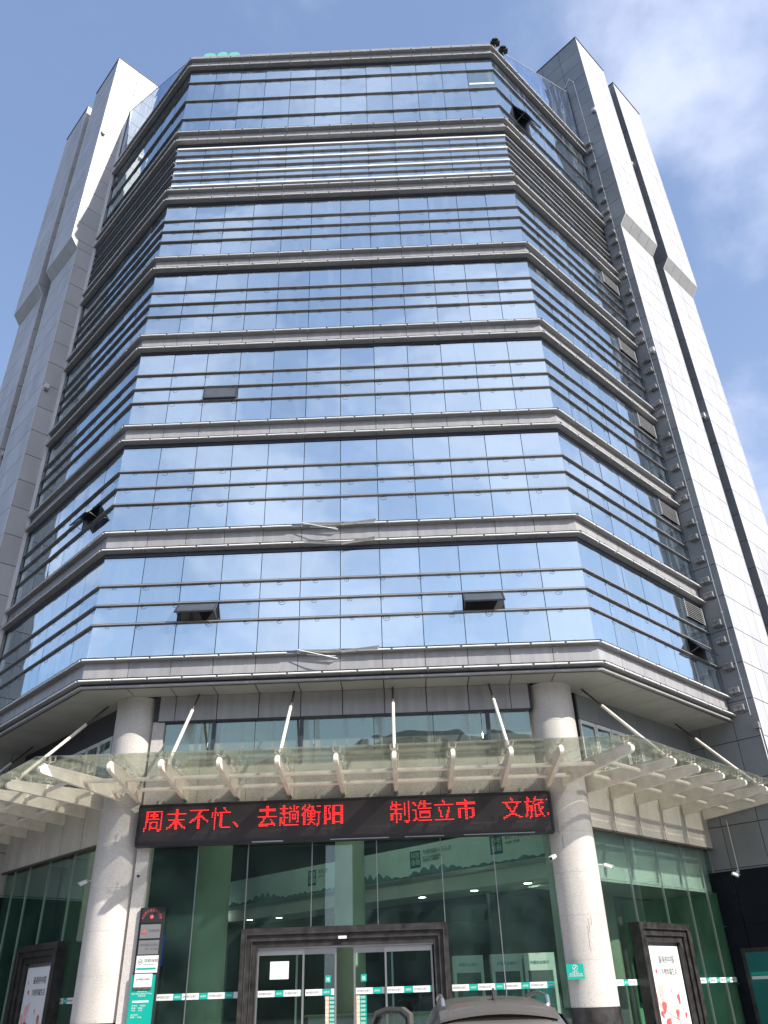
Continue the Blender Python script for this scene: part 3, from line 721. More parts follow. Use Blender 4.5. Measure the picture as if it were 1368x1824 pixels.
# mountains printed along the banner's foot
mb = MB(); x = .3
def bw(x, y, z): return MZ.m @ Vector((x, y, z))
while x < 15.2:
    h = .05 + .26 * abs(math.sin(x * 1.1)) ** 2 * abs(math.cos(x * .37 + 1)) + random.uniform(0, .03); wd = random.uniform(.45, .8)
    mb.poly([(x - wd / 2, 4.63), (x + wd / 2, 4.63), (x + wd * .25, 4.63 + h * .55), (x + wd * .08, 4.63 + h), (x - wd * .08, 4.63 + h * .93), (x - wd * .3, 4.63 + h * .4)], (.001, .004), 1); x += wd * .55
mb.build('banner_mountains', 'mount', ban, MZ)
def bt(body, size, x, z, mt='tealdark'):
    # readable from the street: text x axis runs towards -x of the MZ frame
    mm = MZ.m @ Matrix.Translation((x, .006, z)) @ Matrix.Rotation(PI, 4, 'Z') @ Matrix.Rotation(PI / 2, 4, 'X')
    text(body, size, mt, 'banner_lettering', ban, mm, .001)
for x, b1, b2, s1 in ((5.3, '科技\n金融', '专精特新小巨人贷', '助力企业科技创新发展\n随借随还 方便快捷'), (2.1, '养老\n金融', '农行个人养老金业务', '享优惠 · 享税优'), (10.3, '普惠\n金融', '惠农e贷', '服务三农')):
    MB().box(x - .42, x + .02, .001, .005, 4.88, 5.36).build('banner_seal', 'tealdark', ban, MZ)
    mm = MZ.m @ Matrix.Translation((x - .02, .010, 5.16)) @ Matrix.Rotation(PI, 4, 'Z') @ Matrix.Rotation(PI / 2, 4, 'X')
    text(b1, .19, 'banner', 'seal_lettering', ban, mm, .001)
    bt(b2, .15, x - .52, 5.22); bt(s1, .08, x - .52, 5.1)
for (x, y, r) in ((-.12, 5.6, .45), (-3.93, 4.0, .50), (-9, 7.5, .45), (7.4, 6.2, .45)):
    MB().tube((x, y, .125), (x, y, 8.27), r, 40).build('lobby_column', 'int_green')
for i in range(6):  # glowing fill panels added to brighten the banner and lobby, not real fittings
    x, y = -3.6 + (i % 3) * 3.6, 3.4 + (i // 3) * 3.4
    o = MB().box(x - .6, x + .6, y - .15, y + .15, 8.2, 8.26).build('lobby_fill_light', 'lamp'); tag(o, 'added fill light high in the lobby, %s of the %s row' % (('left', 'middle', 'right')[i % 3], ('front', 'back')[i // 3]), 'lamp', 'added fill lights in the lobby')
cols = [o for o in bpy.data.objects if o.name.startswith('lobby_column')]
for o, lb in zip(cols, ('pale green lobby column above the door, seen through the glass', 'thick pale green lobby column left of the door, behind the glass', 'lobby column deep inside the dark left wing', 'lobby column inside the green right wing')):
    tag(o, lb, 'column', 'columns inside the lobby')
dl = [(-5.5, 12.56, 4.13), (-4.25, 12.03, 4.13), (-3.09, 11.5, 4.13), (-.47, 9.98, 4.13), (2.06, 6.13, 4.13), (3.56, 4.75, 4.13), (4.93, 3.37, 4.13)]
mzs = struct(MB().poly([(5.6, 2.3), (11.8, 8), (11.8, 16.5), (-7.5, 16.5), (-7.0, 14.6)], (4.135, 4.2), 2).build('lobby_lower_ceiling', 'int_dark'))
for i, (x, y, z) in enumerate(dl):
    o = MB().tube((0, 0, 0), (0, 0, .03), .11, 16).build('downlight', 'lamp', None, W0, (x, y, z - .01)); tag(o, 'small lit ceiling lamp behind the glass, %s' % ('leftmost, above the plaques', 'second from the left', 'third from the left, over the door corner', 'just left of the pale lobby column', 'right of the pale column above the door', 'second from the right', 'rightmost, near the right granite column')[i], 'light', 'downlights in the lobby')
ct = thing('service_counter', 'pale green-white service counter seen low behind the sliding doors', 'counter', (.6, 5.0, .125))
MB().box(-1.2, 2.6, 4.6, 5.3, .125, 1.15).build('counter_body', 'int_white', ct); MB().box(-1.3, 2.7, 4.5, 5.35, 1.155, 1.2).build('counter_top', 'int_green', ct)
MB().box(-.2, .9, 4.45, 4.49, .7, .95).build('notice', 'tealdark', ct)
for i, (x, y, lb) in enumerate(((3.15, 3.6, 'leftmost of the self-service bank machines behind the right-hand glass'), (4.15, 3.4, 'middle self-service bank machine behind the right-hand glass'), (5.0, 3.3, 'self-service bank machine nearest the right granite column'))):
    A = thing('cash_machine', lb, 'cash machine', (x, y, .125), group='self-service bank machines')
    MB().box(x - .4, x + .4, y, y + .6, .125, 2.45).build('housing', 'int_white', A)
    MB().box(x - .32, x + .32, y - .012, y - .002, 1.0, 2.05).build('dark_recess', 'int_dark', A)
    MB().box(x - .2, x + .2, y - .03, y - .014, 1.35, 1.7).build('screen', 'tealdark', A)
    text('中国农业银行', .085, 'tealdark', 'lettering', A, wallm(W0, x - .26, y - .004, 2.2), .001)
# wing interiors
for sg in (1, -1):
    fr = side(sg)
    if sg > 0:
        B = MB()
        for i in range(9):
            p = -6.7 + i * .74; cbox('bulkhead_panel', 'trim', T, fr, p + .004, p + .736, 2.12, 2.2, 4.1, 5.6)
        MB().box(-6.7, 0, 2.13, 4.2, 4.04, 4.095).build('bulkhead_soffit', 'int_white', T, fr)
        struct(MB().box(-1.3, -.02, 4.6, 4.7, .13, 4.03).build('right_room_wall', 'int_greenwall', None, fr)); struct(MB().box(-.06, -.03, 2.0, 4.6, .13, 4.03).build('right_room_side_wall', 'int_greenwall', None, fr))
        struct(MB().box(-6.7, -1.3, 5.6, 5.7, .13, 4.03).build('right_room_back', 'int_dark', None, fr))
        o = MB().box(-1.25, -.5, 4.4, 4.55, 1.2, 2.4).build('notice_frame', 'tealdark', None, fr); tag(o, 'dark notice board with a dotted rim on the green wall inside the right wing', 'notice board')
        rk = thing('banner_stand', 'upright display stand with a round emblem inside the right wing glass', 'display stand', (-6.0, 3.2, .13), fr)
        MB().box(-6.3, -5.7, 3.2, 3.25, .13, 3.1).build('panel', 'banner', rk, fr); MB().tube((-6.0, 3.195, 2.7), (-6.0, 3.18, 2.7), .18, 20).build('emblem', 'peach', rk, fr)
    else:
        struct(MB().box(0.02, 6.6, 5.6, 5.7, .13, 5.6).build('left_room_back', 'int_dark', None, fr))
        struct(MB().box(.03, .06, 2.0, 5.6, .13, 5.6).build('left_room_side_wall', 'int_darkgreen', None, fr))
        o = MB().box(2.2, 5.2, 4.9, 4.96, 2.5, 3.3).build('wall_screen', 'blue', None, fr); tag(o, 'dim blue wall screen inside the dark left wing', 'screen')

# ------------------------------------------------------------------ storefront glazing
def ribbon(P, fr, x0, x1, y):
    x = x0; g = False
    while x < x1 - .03:
        e_ = min(x1, x + (.21 if g else .40))
        o = cbox('green_sticker' if g else 'white_sticker', 'teal' if g else 'white', P, fr, x, e_, y - .004, y - .001, 1.645, 1.775)
        if e_ - x > .15:
            if g: text('e路有我', .05, 'white', 'sticker_lettering', o, wallm(fr, x + .03, y - .0055, 1.69), .0005, sx=.8)
            else: text('◎中国农业银行', .055, 'greytext', 'sticker_lettering', o, wallm(fr, x + .02, y - .0055, 1.69), .0005, sx=.85)
        x = e_ + .002; g = not g
SF = thing('front_glazing', 'green-tinted glass wall of the bank lobby below the LED sign', 'glass wall', (0, 1.25, 0))
gx = [-4.98, -3.74, -2.45, -.80, .86, 2.51, 3.85, 5.35]
for i, (p, q) in enumerate(zip(gx, gx[1:])):
    z0 = 3.09 if 2 <= i <= 4 else .13
    cbox('glass_pane', 'lglass', SF, W0, p + .008, q - .008, 1.25, 1.262, z0, 5.45)
for i, x in enumerate(gx[1:-1]):
    z0 = 3.09 if i in (2, 3) else .13
    cbox('silver_joint', 'chrome', SF, W0, x - .011, x + .011, 1.235, 1.275, z0, 5.45)
ribbon(SF, W0, -4.45, -2.48, 1.25); ribbon(SF, W0, 2.58, 5.0, 1.25)
for sg, lb in ((1, 'green-tinted glass wall of the right wing between granite column and black wall'), (-1, 'dark green glass wall of the left wing beyond the left granite column')):
    fr = side(sg); SW = thing('wing_glazing', lb, 'glass wall', (sg * -3.3, 1.95, 0), fr)
    gs = [-6.6, -5.0, -3.35, -1.9, -.75, 0]
    for p, q in zip(gs, gs[1:]): cbox('glass_pane', 'wglass' if sg > 0 else 'lglass', SW, fr, sg * (p + .008), sg * (q - .008), 1.95, 1.962, .13, 5.35)
    for x in gs[1:]: cbox('silver_joint', 'chrome', SW, fr, sg * x - .011, sg * x + .011, 1.935, 1.975, .13, 5.3)
    if sg > 0: ribbon(SW, fr, -6.6, -5.5, 1.95); ribbon(SW, fr, -2.35, -.05, 1.95)
    else: ribbon(SW, fr, 5.3, 6.5, 1.95)

# ------------------------------------------------------------------ sliding door
Dr = thing('entrance_door', 'glass sliding doors in a heavy moulded black marble surround', 'door', (0, 1.1, .12))
def surround(P, fr, x0, x1, xi0, xi1, zt, zi, y, steps=3, name='marble_surround'):
    for s_ in range(steps):
        t0 = s_ / steps; t1 = (s_ + 1) / steps; yy = y + .05 * s_
        a_, b_, c_ = x0 + (xi0 - x0) * t0, x1 + (xi1 - x1) * t0, zt + (zi - zt) * t0
        a2, b2, c2 = x0 + (xi0 - x0) * t1, x1 + (xi1 - x1) * t1, zt + (zi - zt) * t1
        mb = MB(); mb.box(a_, a2, yy, y + .3, .13, c_); mb.box(b2, b_, yy, y + .3, .13, c_); mb.box(a2, b2, yy, y + .3, c2, c_)
        mb.tube((a2, yy, .13), (a2, yy, c2), .016, 8); mb.tube((b2, yy, .13), (b2, yy, c2), .016, 8); mb.tube((a2, yy, c2), (b2, yy, c2), .016, 8)
        mb.build(name, 'marble', P, fr)
surround(Dr, W0, -2.46, 2.55, -2.08, 2.2, 3.08, 2.68, .98)
def leaf(x0, x1, y, nm):
    o = cbox(nm, 'dglass', Dr, W0, x0 + .04, x1 - .04, y, y + .012, .14, 2.5)
    for a_, b_ in ((x0, x0 + .045), (x1 - .045, x1)): cbox('stile', 'chrome', o, W0, a_, b_, y - .015, y + .03, .13, 2.62)
    cbox('top_rail', 'chrome', o, W0, x0 + .045, x1 - .045, y - .012, y + .028, 2.5, 2.62)
    return o
leaf(-2.07, -.93, 1.16, 'fixed_leaf'); leaf(1.0, 2.15, 1.16, 'fixed_leaf'); leaf(-1.14, -.16, 1.22, 'sliding_leaf'); leaf(.25, 1.2, 1.22, 'sliding_leaf')
cbox('door_track', 'chrome', Dr, W0, -2.07, 2.19, 1.14, 1.27, 2.625, 2.68)
cbox('door_sensor', 'white', Dr, W0, -.1, .1, .955, .979, 2.80, 2.86)
ribbon(Dr, W0, -2.02, -.97, 1.16); ribbon(Dr, W0, -.9, -.2, 1.22); ribbon(Dr, W0, .3, .98, 1.22); ribbon(Dr, W0, 1.04, 2.1, 1.16)
cbox('paper_notice', 'white', Dr, W0, -1.75, -1.3, 1.15, 1.157, 2.0, 2.37)
for x in (-.43, .42):
    o = cbox('push_sticker', 'teal', Dr, W0, x, x + .14, 1.21, 1.217, 1.9, 2.05)
    text('推', .1, 'white', 'sticker_lettering', o, wallm(W0, x + .02, 1.2085, 1.93), .0005)
    bx = -.42 if x < 0 else .31
    for j in range(8):
        z = 1.62 - j * .085
        o = cbox('bank_card_sticker', 'peach', Dr, W0, bx, bx + .08, 1.21, 1.217, z - .08, z); o2 = cbox('service_sticker', 'teal', Dr, W0, bx + .085, bx + .24, 1.21, 1.217, z - .076, z)
        text('银联', .055, 'white', 'sticker_lettering', o2, wallm(W0, bx + .1, 1.2085, z - .06), .0005)

# ------------------------------------------------------------------ plaques beside the left column
def plaque(lb, x0, x1, z0, z1, mt, y=.98, cat='sign', nm='wall_plaque', rim='black'):
    P = thing(nm, lb, cat, ((x0 + x1) / 2, y, z0))
    cbox('backing', rim, P, W0, x0, x1, y, y + .03, z0, z1); o = cbox('face', mt, P, W0, x0 + .015, x1 - .015, y - .004, y - .001, z0 + .015, z1 - .015)
    return P
PL = (-4.95, -4.43)
MB().box(-5.0, -4.4, 1.012, 1.09, 1.0, 3.62).build('sign_backboard', 'black', T)
P = plaque('black plaque with a red arc of characters, topmost beside the left granite column', *PL, 3.27, 3.61, 'black')
mb = MB()
arc = '农业银行安全保卫示范'
for i, ch in enumerate(arc):
    a_ = PI - (i + .5) * PI / len(arc)
    mm = wallm(W0, -4.69 + .20 * math.cos(a_), .973, 3.36 + .17 * math.sin(a_)) @ Matrix.Rotation(a_ - PI / 2, 4, 'Z')
    text(ch, .062, 'red', 'arc_lettering', P, mm, .001, 'CENTER')
MB().tube((-4.69, .972, 3.41), (-4.69, .966, 3.41), .045, 16).build('red_emblem', 'red', P)
P = plaque('grey metal plaque with a red triangle mark, second from the top beside the left column', *PL, 2.93, 3.26, 'greysign')
MB().poly([(-4.9, 3.06), (-4.8, 3.06), (-4.85, 3.16)], (.966, .974), 1).build('red_mark', 'red', P)
text('中国银联', .07, 'greytext', 'lettering', P, wallm(W0, -4.74, .974, 3.08), .001)
P = plaque('plain grey metal plaque with dark bank lettering, third from the top beside the left column', *PL, 2.59, 2.92, 'greysign')
text('◎中国农业银行', .065, 'greytext', 'lettering', P, wallm(W0, -4.9, .974, 2.78), .001); text('ATM   24小时自助', .045, 'greytext', 'lettering', P, wallm(W0, -4.78, .974, 2.7), .001)
P = plaque('white deposit insurance sign with a round logo beside the left column', *PL, 2.22, 2.58, 'white', rim='white')
text('存款保险', .085, 'greytext', 'lettering', P, wallm(W0, -4.76, .974, 2.44), .001); text('Deposit Insurance', .035, 'greytext', 'lettering', P, wallm(W0, -4.76, .974, 2.38), .001)
mb = MB()
for i in range(14):
    a_ = i * 2 * PI / 14; b_ = (i + .8) * 2 * PI / 14
    mb.tube((-4.85 + .05 * math.cos(a_), .974, 2.45 + .05 * math.sin(a_)), (-4.85 + .05 * math.cos(b_), .974, 2.45 + .05 * math.sin(b_)), .006, 5)
mb.box(-4.88, -4.82, .972, .976, 2.44, 2.46); mb.build('ring_logo', 'greytext', P)
cbox('green_strip', 'teal', P, W0, -4.92, -4.46, .968, .974, 2.29, 2.325)
P = plaque('tall teal notice board with white lines of text at the foot of the left column', -5.02, -4.45, .75, 2.18, 'teal', .985, rim='teal')
cbox('white_card', 'white', P, W0, -4.94, -4.52, .95, .972, 1.93, 2.2); text('◎中国农业银行', .05, 'greytext', 'lettering', P, wallm(W0, -4.9, .948, 2.07), .001)
cbox('brown_edge', 'dark_brown', P, W0, -4.94, -4.52, .948, .972, 1.885, 1.925)
text('Welcome to\nAgricultural Bank of China\n营业时间', .045, 'white', 'lettering', P, wallm(W0, -4.73, .979, 1.83), .001, 'CENTER')
cbox('white_bar', 'white', P, W0, -4.93, -4.55, .975, .979, 1.62, 1.66)
text('工作日     节假日\n09:00     09:00\n17:00     16:30\n\n对公业务\n09:00     17:00', .045, 'white', 'lettering', P, wallm(W0, -4.94, .979, 1.54), .001)
cbox('white_card', 'white', P, W0, -4.95, -4.55, .975, .979, 1.0, 1.14)
# teal sign on the right column
P = thing('column_sign', 'small square teal sign with white icon on the right granite column', 'sign', (5.47, .9, 1.8))
cbox('plate', 'teal', P, W0, 5.27, 5.67, .925, .94, 1.80, 2.11)
mb = MB()
for i in range(16):
    a_ = i * PI / 8; b_ = a_ + PI / 8
    mb.tube((5.47 + .055 * math.cos(a_), .922, 2.03 + .055 * math.sin(a_)), (5.47 + .055 * math.cos(b_), .922, 2.03 + .055 * math.sin(b_)), .006, 5)
mb.tube((5.44, .922, 2.0), (5.5, .922, 2.06), .01, 5); mb.build('white_icon', 'white', P)
text('温馨提示\n请勿在此停放车辆\n注意保管好随身财物', .038, 'white', 'lettering', P, wallm(W0, 5.47, .922, 1.93), .001, 'CENTER')
MB().tube((5.47, .94, 1.95), (5.47, 1.1, 1.95), .02, 6).build('fixing', 'black', P)

# ------------------------------------------------------------------ posters
def poster(sg, x0, x1, zt, xi0, xi1, zi, y, label):
    fr = side(sg); a_, b_ = sorted((sg * x0, sg * x1)); c_, d_ = sorted((sg * xi0, sg * xi1))
    P = thing('poster_frame', label, 'poster', ((a_ + b_) / 2, y, .13), fr)
    surround(P, fr, a_, b_, c_, d_, zt, zi, y, 3, 'marble_moulding')
    cbox('silver_rim', 'chrome', P, fr, c_, d_, y + .2, y + .24, .2, zi)
    cbox('poster_sheet', 'white', P, fr, c_ + .05, d_ - .05, y + .18, y + .195, .25, zi - .1)
    cw = d_ - c_; yy = y + .174
    text('最美的中国', .19, 'greytext', 'lettering', P, wallm(fr, c_ + cw * .32, yy, zi - .48), .001, sx=.85)
    text('共创幸福生活', .17, 'greytext', 'lettering', P, wallm(fr, c_ + cw * .34, yy, zi - .75), .001, sx=.8)
    rnd = random.Random(5)
    def blob(cx0, cz0, rx, rz, mt, rot):
        pts = []
        for i in range(14):
            t = i * 2 * PI / 14; r = 1 + .18 * math.sin(3 * t + rot)
            u_, v_ = rx * r * math.cos(t), rz * r * math.sin(t) * (.6 + .4 * abs(math.cos(t / 2)))
            pts.append((c_ + cw * cx0 + u_ * math.cos(rot) - v_ * math.sin(rot), cz0 + u_ * math.sin(rot) + v_ * math.cos(rot)))
        MB().poly(pts, (yy - .002 * blob.n, yy + .001 - .002 * blob.n), 1).build('flower_print', mt, P, fr); blob.n += .2
    blob.n = 0
    for args in ((.22, 1.45, .10, .26, 'pink', .2), (.25, 1.15, .11, .16, 'red', -.4), (.20, zi - .68, .05, .06, 'red', .3), (.14, zi - .45, .04, .07, 'pink', .1), (.72, 1.32, .07, .13, 'red', .2), (.5, 1.1, .14, .1, 'peach', .5),
                 (.6, 1.0, .07, .12, 'red', -.3), (.3, .75, .12, .2, 'red', .1), (.68, .7, .1, .22, 'pink', .4), (.85, .95, .05, .08, 'red', -.5), (.45, .5, .12, .14, 'pink', .6), (.12, 1.3, .07, .22, 'pink', .5), (.3, 1.6, .05, .16, 'peach', -.3), (.16, 1.0, .06, .10, 'red', .7), (.55, 1.5, .04, .08, 'pink', .2), (.8, 1.15, .05, .12, 'peach', .1), (.4, .9, .06, .1, 'pink', -.6), (.62, .45, .1, .12, 'red', .2)): blob(*args)
    mb = MB(); mb.path([(c_ + cw * .25, yy, 1.1), (c_ + cw * .45, yy, .95), (c_ + cw * .62, yy, .85), (c_ + cw * .72, yy, 1.3)], .006, 4); mb.build('stem_print', 'greytext', P, fr)
poster(1, -5.55, -2.9, 3.06, -5.15, -3.45, 2.62, 1.62, 'white flower poster in a black marble frame on the right wing')
poster(-1, -5.55, -2.9, 3.06, -5.15, -3.45, 2.62, 1.62, 'white flower poster in a black marble frame on the shaded left wing')
# teal panel in the black wall at the far right
sidef = Fr(12.673, 5.473, -45)   # frame whose -y... looks out of the right pylon's return face
def onret(y): return y
P = thing('wall_case', 'black framed glass case on the black stone wall at the right edge', 'display case', (-.06, .9, .13), RP)
MB().box(-.10, -.004, -.10, 1.62, .13, 2.5).build('case_frame', 'marble', P, RP)
cbox('case_glass', 'tealdark', P, RP, -.125, -.105, .02, 1.5, .3, 2.38)
for j in range(2): cbox('case_sticker', 'teal' if j else 'white', P, RP, -.135, -.128, .05, 1.45, 1.7 + j * .1, 1.78 + j * .1)
cbox('wall_sticker', 'white', P, RP, -.01, -.003, 1.63, 1.9, 1.64, 1.74)
# black stone plinth sheet of right return wall
for sg in (1, -1):
    fr = side(sg)
    for i, (ya, yb) in enumerate(((-.70, .14), (.16, 1.34), (1.36, 2.2))):
        for z0, z1 in ((.13, 1.6), (1.61, 3.1), (3.11, 4.6)):
            x0, x1 = sorted((sg * -.003, sg * -.001)); 
            cbox('black_wall_slab', 'blackstone', T, fr, sg * -.022, sg * -.001, ya, yb, z0, z1)

# ------------------------------------------------------------------ security cameras
def camera_thing(lb, fr, x, y, z, ang, tilt=-20, mount=(0, .15, .05), conduit=0):
    P = thing('security_camera', lb, 'camera', (x, y, z), fr, 'white bullet security cameras')
    rot = Matrix.Rotation(math.radians(ang), 4, 'Z') @ Matrix.Rotation(math.radians(-tilt), 4, 'X')
    link('housing', shared('cam_housing', lambda: MB().tube((0, .1, 0), (0, -.11, 0), .045, 14), 'white'), P, fr, (x, y, z), 0, None, rot)
    link('visor', shared('cam_visor', lambda: MB().box(-.05, .05, -.15, .08, .04, .052), 'white'), P, fr, (x, y, z), 0, None, rot)
    link('lens', shared('cam_lens', lambda: MB().tube((0, -.112, 0), (0, -.125, 0), .038, 14), 'black'), P, fr, (x, y, z), 0, None, rot)
    mx_, my_, mz_ = mount
    MB().tube((x, y, z + .03), (x + mx_ * .6, y + my_ * .6, z + mz_), .014, 6).tube((x + mx_ * .6, y + my_ * .6, z + mz_), (x + mx_, y + my_, z + mz_), .014, 6).tube((x + mx_ * .93, y + my_ * .93, z + mz_), (x + mx_, y + my_, z + mz_), .05, 12).build('bracket', 'white', P, fr)
    if conduit: MB().tube((x + mx_, y + my_ - .02, z + mz_), (x + mx_, y + my_ - .02, z + conduit), .014, 6).build('conduit', 'white', P, fr)
camera_thing('white camera with a white conduit on the right granite column, left of its centre', W0, 5.28, .82, 4.42, -40, mount=(.14, .36, .1), conduit=1.5)
camera_thing('white camera on the left granite column, near the LED sign', W0, -5.12, .82, 4.35, 25, mount=(-.14, .34, .1), conduit=.7)
camera_thing('white camera poking out in front of the right wing glass', RP, -6.72, 1.55, 4.3, 50, mount=(-.2, .3, .05))
camera_thing('white camera poking out in front of the left wing glass', LP, 6.72, 1.55, 4.33, -50, mount=(.2, .3, .05))
camera_thing('camera hanging on a thin pipe from the black wall at the right', RP, -.3, 1.15, 4.45, 60, mount=(.26, 0, .1), conduit=1.6)

# ------------------------------------------------------------------ facade lights and conduits
def flood_parts(P, fr, x, y, z):
    link('lamp_body', shared('flood_body', lambda: MB().box(-.02, .02, -.03, .03, -.03, .1).box(-.16, -.02, -.165, -.01, -.10, .09).box(-.16, -.02, .01, .165, -.10, .09), 'floodl'), P, fr, (x, y, z))
    link('lamp_fins', shared('flood_fins', lambda: [mb_ for mb_ in [MB()] if [mb_.box(-.175, -.162, s_ * .085 + d - .008, s_ * .085 + d + .008, -.02, .085) for s_ in (-1, 1) for d in (-.045, 0, .045)]][0], 'rail'), P, fr, (x, y, z))
    link('lamp_cable', shared('flood_cable', lambda: MB().path([(-.05, .1, -.1), (-.08, .05, -.2), (-.03, -.1, -.18), (-.01, -.25, -.13)], .008, 5), 'wire'), P, fr, (x, y, z))
zz = []
for k in range(7):
    b = base[k]
    for d in (-.44, .15, 1.0, 1.93, 2.57):
        if k == 6 and d > 2.2: continue
        if b + d < 40: zz.append(b + d)
zz += [38.2, 39.3, 39.9]
def ordn(n): return ('%d%s' % (n, 'th' if 10 <= n % 100 <= 20 else {1: 'st', 2: 'nd', 3: 'rd'}.get(n % 10, 'th')))
flr = ['just above the canopy', 'beside the second band of ledges', 'beside the third band of ledges', 'beside the fourth band of ledges', 'beside the fifth band of ledges', 'beside the sixth band of ledges', 'beside the bright-bar storey', 'near the top']
for i, z in enumerate(sorted(zz)):
    P = thing('facade_floodlight', 'grey twin floodlight %s, %s up the dark strip' % (flr[min(7, int((z - 7.8) // 4.09))], ordn(i + 1)), 'floodlight', (-.0, -.22, z), RP, 'twin floodlights up the right edge of the glass')
    flood_parts(P, RP, 0, -.22, z)
P = thing('small_floodlight', 'single grey lamp box with a cable, lowest on the right pylon edge', 'floodlight', (0, -.62, 8.68), RP)
link('lamp_body', shared('small_lamp', lambda: MB().box(-.15, 0, -.09, .09, -.1, .1), 'floodl'), P, RP, (0, -.62, 8.68))
MB().tube((-.02, -.66, 8.6), (-.02, -.66, 5.2), .018, 6).build('conduit', 'trim', P, RP)
P = thing('cable_conduit', 'thin pale conduit running up beside the floodlights', 'conduit', (0, -.5, 9.0), RP)
mb = MB()
pts = [(-.02, -.5, 9.05)]
for i in range(1, 31): pts.append((-.02, -.5 + .17 * i / 30 + random.uniform(-.008, .008), 9.05 + i * 1.22))
pts.append((-.02, -.1, 46.2)); pts.append((-.02, .2, 45.8))
mb.path(pts, .018, 6)
for p_ in pts[1::1]: mb.box(p_[0] - .02, p_[0] + .02, p_[1] - .035, p_[1] + .035, p_[2] - .025, p_[2] + .025)
mb.build('pipe', 'trim', P, RP)
for lb, fr, x, y, z in (('small white lamp box high on the right pylon edge', RP, -.05, -1.0, 42.1), ('small white lamp box midway up the right pylon edge', RP, -.05, -.6, 24.94), ('small white lamp box in the upper part of the slot between the right pylons', RP, 3.9, -.75, 41.5), ('small white lamp box low in the slot between the right pylons', RP, 3.92, -.5, 23.5),
                        ('small white lamp box high on the left pylon return face', LP, .05, -.95, 42.1), ('small white lamp box midway on the left pylon return face', LP, .05, -.55, 24.3), ('small white lamp box in the upper part of the slot between the left pylons', LP, -3.9, -.75, 40.5), ('small white lamp box low in the slot between the left pylons', LP, -3.92, -.5, 22.9)):
    P = thing('lamp_box', lb, 'lamp', (x, y, z), fr, 'small lamp boxes on the pylons')
    s_ = -1 if fr is RP else 1
    link('body', shared('lampbox', lambda: MB().box(-.07, .07, -.09, .09, -.1, .12), 'white'), P, fr, (x, y, z))
    link('hood', shared('lamphood', lambda: MB().box(-.09, .09, -.06, .1, -.2, -.16).box(-.01, .01, -.02, .02, -.16, -.1), 'floodl'), P, fr, (x, y, z))

# ------------------------------------------------------------------ roof things
P = thing('roof_letters', 'green rooftop letters just peeping over the left end of the parapet', 'sign', (-6.8, 3, 40.2))
for x0, x1, h in ((-7.75, -7.12, .2), (-7.02, -6.45, .26), (-6.38, -5.8, .2)):
    pts = [(x0, 45.0), (x1, 45.0)] + [((x0 + x1) / 2 + (x1 - x0) / 2 * math.cos(t * PI / 8), 46.0 + h * math.sin(t * PI / 8)) for t in range(9)]
    MB().poly(pts, (3, 3.25), 1).build('letter', 'letter_green', P)
mb = MB()
for x in (-7.6, -6.7, -6.0): mb.box(x, x + .08, 3.1, 3.18, 40.2, 45.0)
mb.build('letter_stand', 'rail', P)
for i, (x, y, z, lb) in enumerate(((7.45, .3, 40.75, 'black floodlight on the roof corner, the upper left of the pair'), (7.85, .6, 40.6, 'black floodlight on the roof corner, the lower right of the pair'))):
    P = thing('roof_floodlight', lb, 'floodlight', (x, y, 40.3), group='pair of black floodlights on the roof corner')
    mb = MB().box(x - .2, x + .25, y - .12, y + .12, z, z + .1); mb.poly([(x - .14, z + .1), (x + .17, z + .1), (x + .08, z + .2), (x - .04, z + .2)], (y - .2, y + .2), 1); mb.build('lamp_head', 'black', P)
    MB().tube((x, y, 40.3), (x, y, z), .04, 6).build('stand', 'black', P)
for x, lb in ((-1.2, 'low black box on the parapet left of the roof middle'), (3.0, 'low black box on the parapet right of the roof middle'), (5.5, 'low black box on the parapet nearest the right roof corner')):
    P = thing('parapet_lamp', lb, 'lamp', (x, .3, 40.48), group='low black boxes along the parapet')
    MB().box(x - .2, x + .2, .22, .5, 40.52, 40.62).build('lamp_head', 'black', P); MB().tube((x, .3, 40.48), (x, .3, 40.53), .03, 6).build('foot', 'black', P)

# ------------------------------------------------------------------ parked SUV seen from behind
CX, CY0 = 2.48, -11.3
V_ = thing('parked_suv', 'taupe SUV with silver roof rails, parked before the door with one side door open', 'car', (CX, CY0 + 2.3, 0))
def sect(y, zr, wr, zb, wb, zl):
    return [(-wb + .03, y, zl), (-wb, y, (zl + zb) / 2), (-wb + .03, y, zb), (-(wr + .10), y, (zb + zr) / 2 + .06), (-(wr + .01), y, zr - .085), (-(wr - .1), y, zr - .03), (-wr * .5, y, zr - .006), (0, y, zr),
            (wr * .5, y, zr - .006), (wr - .1, y, zr - .03), (wr + .01, y, zr - .085), (wr + .10, y, (zb + zr) / 2 + .06), (wb - .03, y, zb), (wb, y, (zl + zb) / 2), (wb - .03, y, zl)]
st = [(0, .98, .70, .78, .84, .42), (.04, 1.10, .70, .85, .88, .30), (.10, 1.22, .66, .92, .90, .28), (.22, 1.38, .62, .97, .90, .28), (.36, 1.485, .60, .98, .90, .28), (.60, 1.525, .61, .98, .91, .28), (1.2, 1.56, .615, .98, .91, .28), (2.0, 1.565, .61, .97, .91, .28), (2.6, 1.53, .58, .96, .91, .28), (3.0, 1.36, .55, .95, .90, .28), (3.4, 1.08, .58, .94, .90, .28), (4.2, .94, .60, .86, .87, .30), (4.5, .78, .60, .72, .80, .36)]
rings = [[(CX + x, CY0 + y, z) for x, y, z in sect(*s_)] for s_ in st]
mb = MB(); n = 15
for a_, b_ in zip(rings, rings[1:]): mb.add(a_ + b_, [(i, i + 1, n + i + 1, n + i) for i in range(n - 1)] + [(n - 1, 0, n, 2 * n - 1)], True)
mb.add(rings[0], [tuple(range(n))]); mb.add(rings[-1], [tuple(range(n))])
body = mb.build('body', 'car', V_)
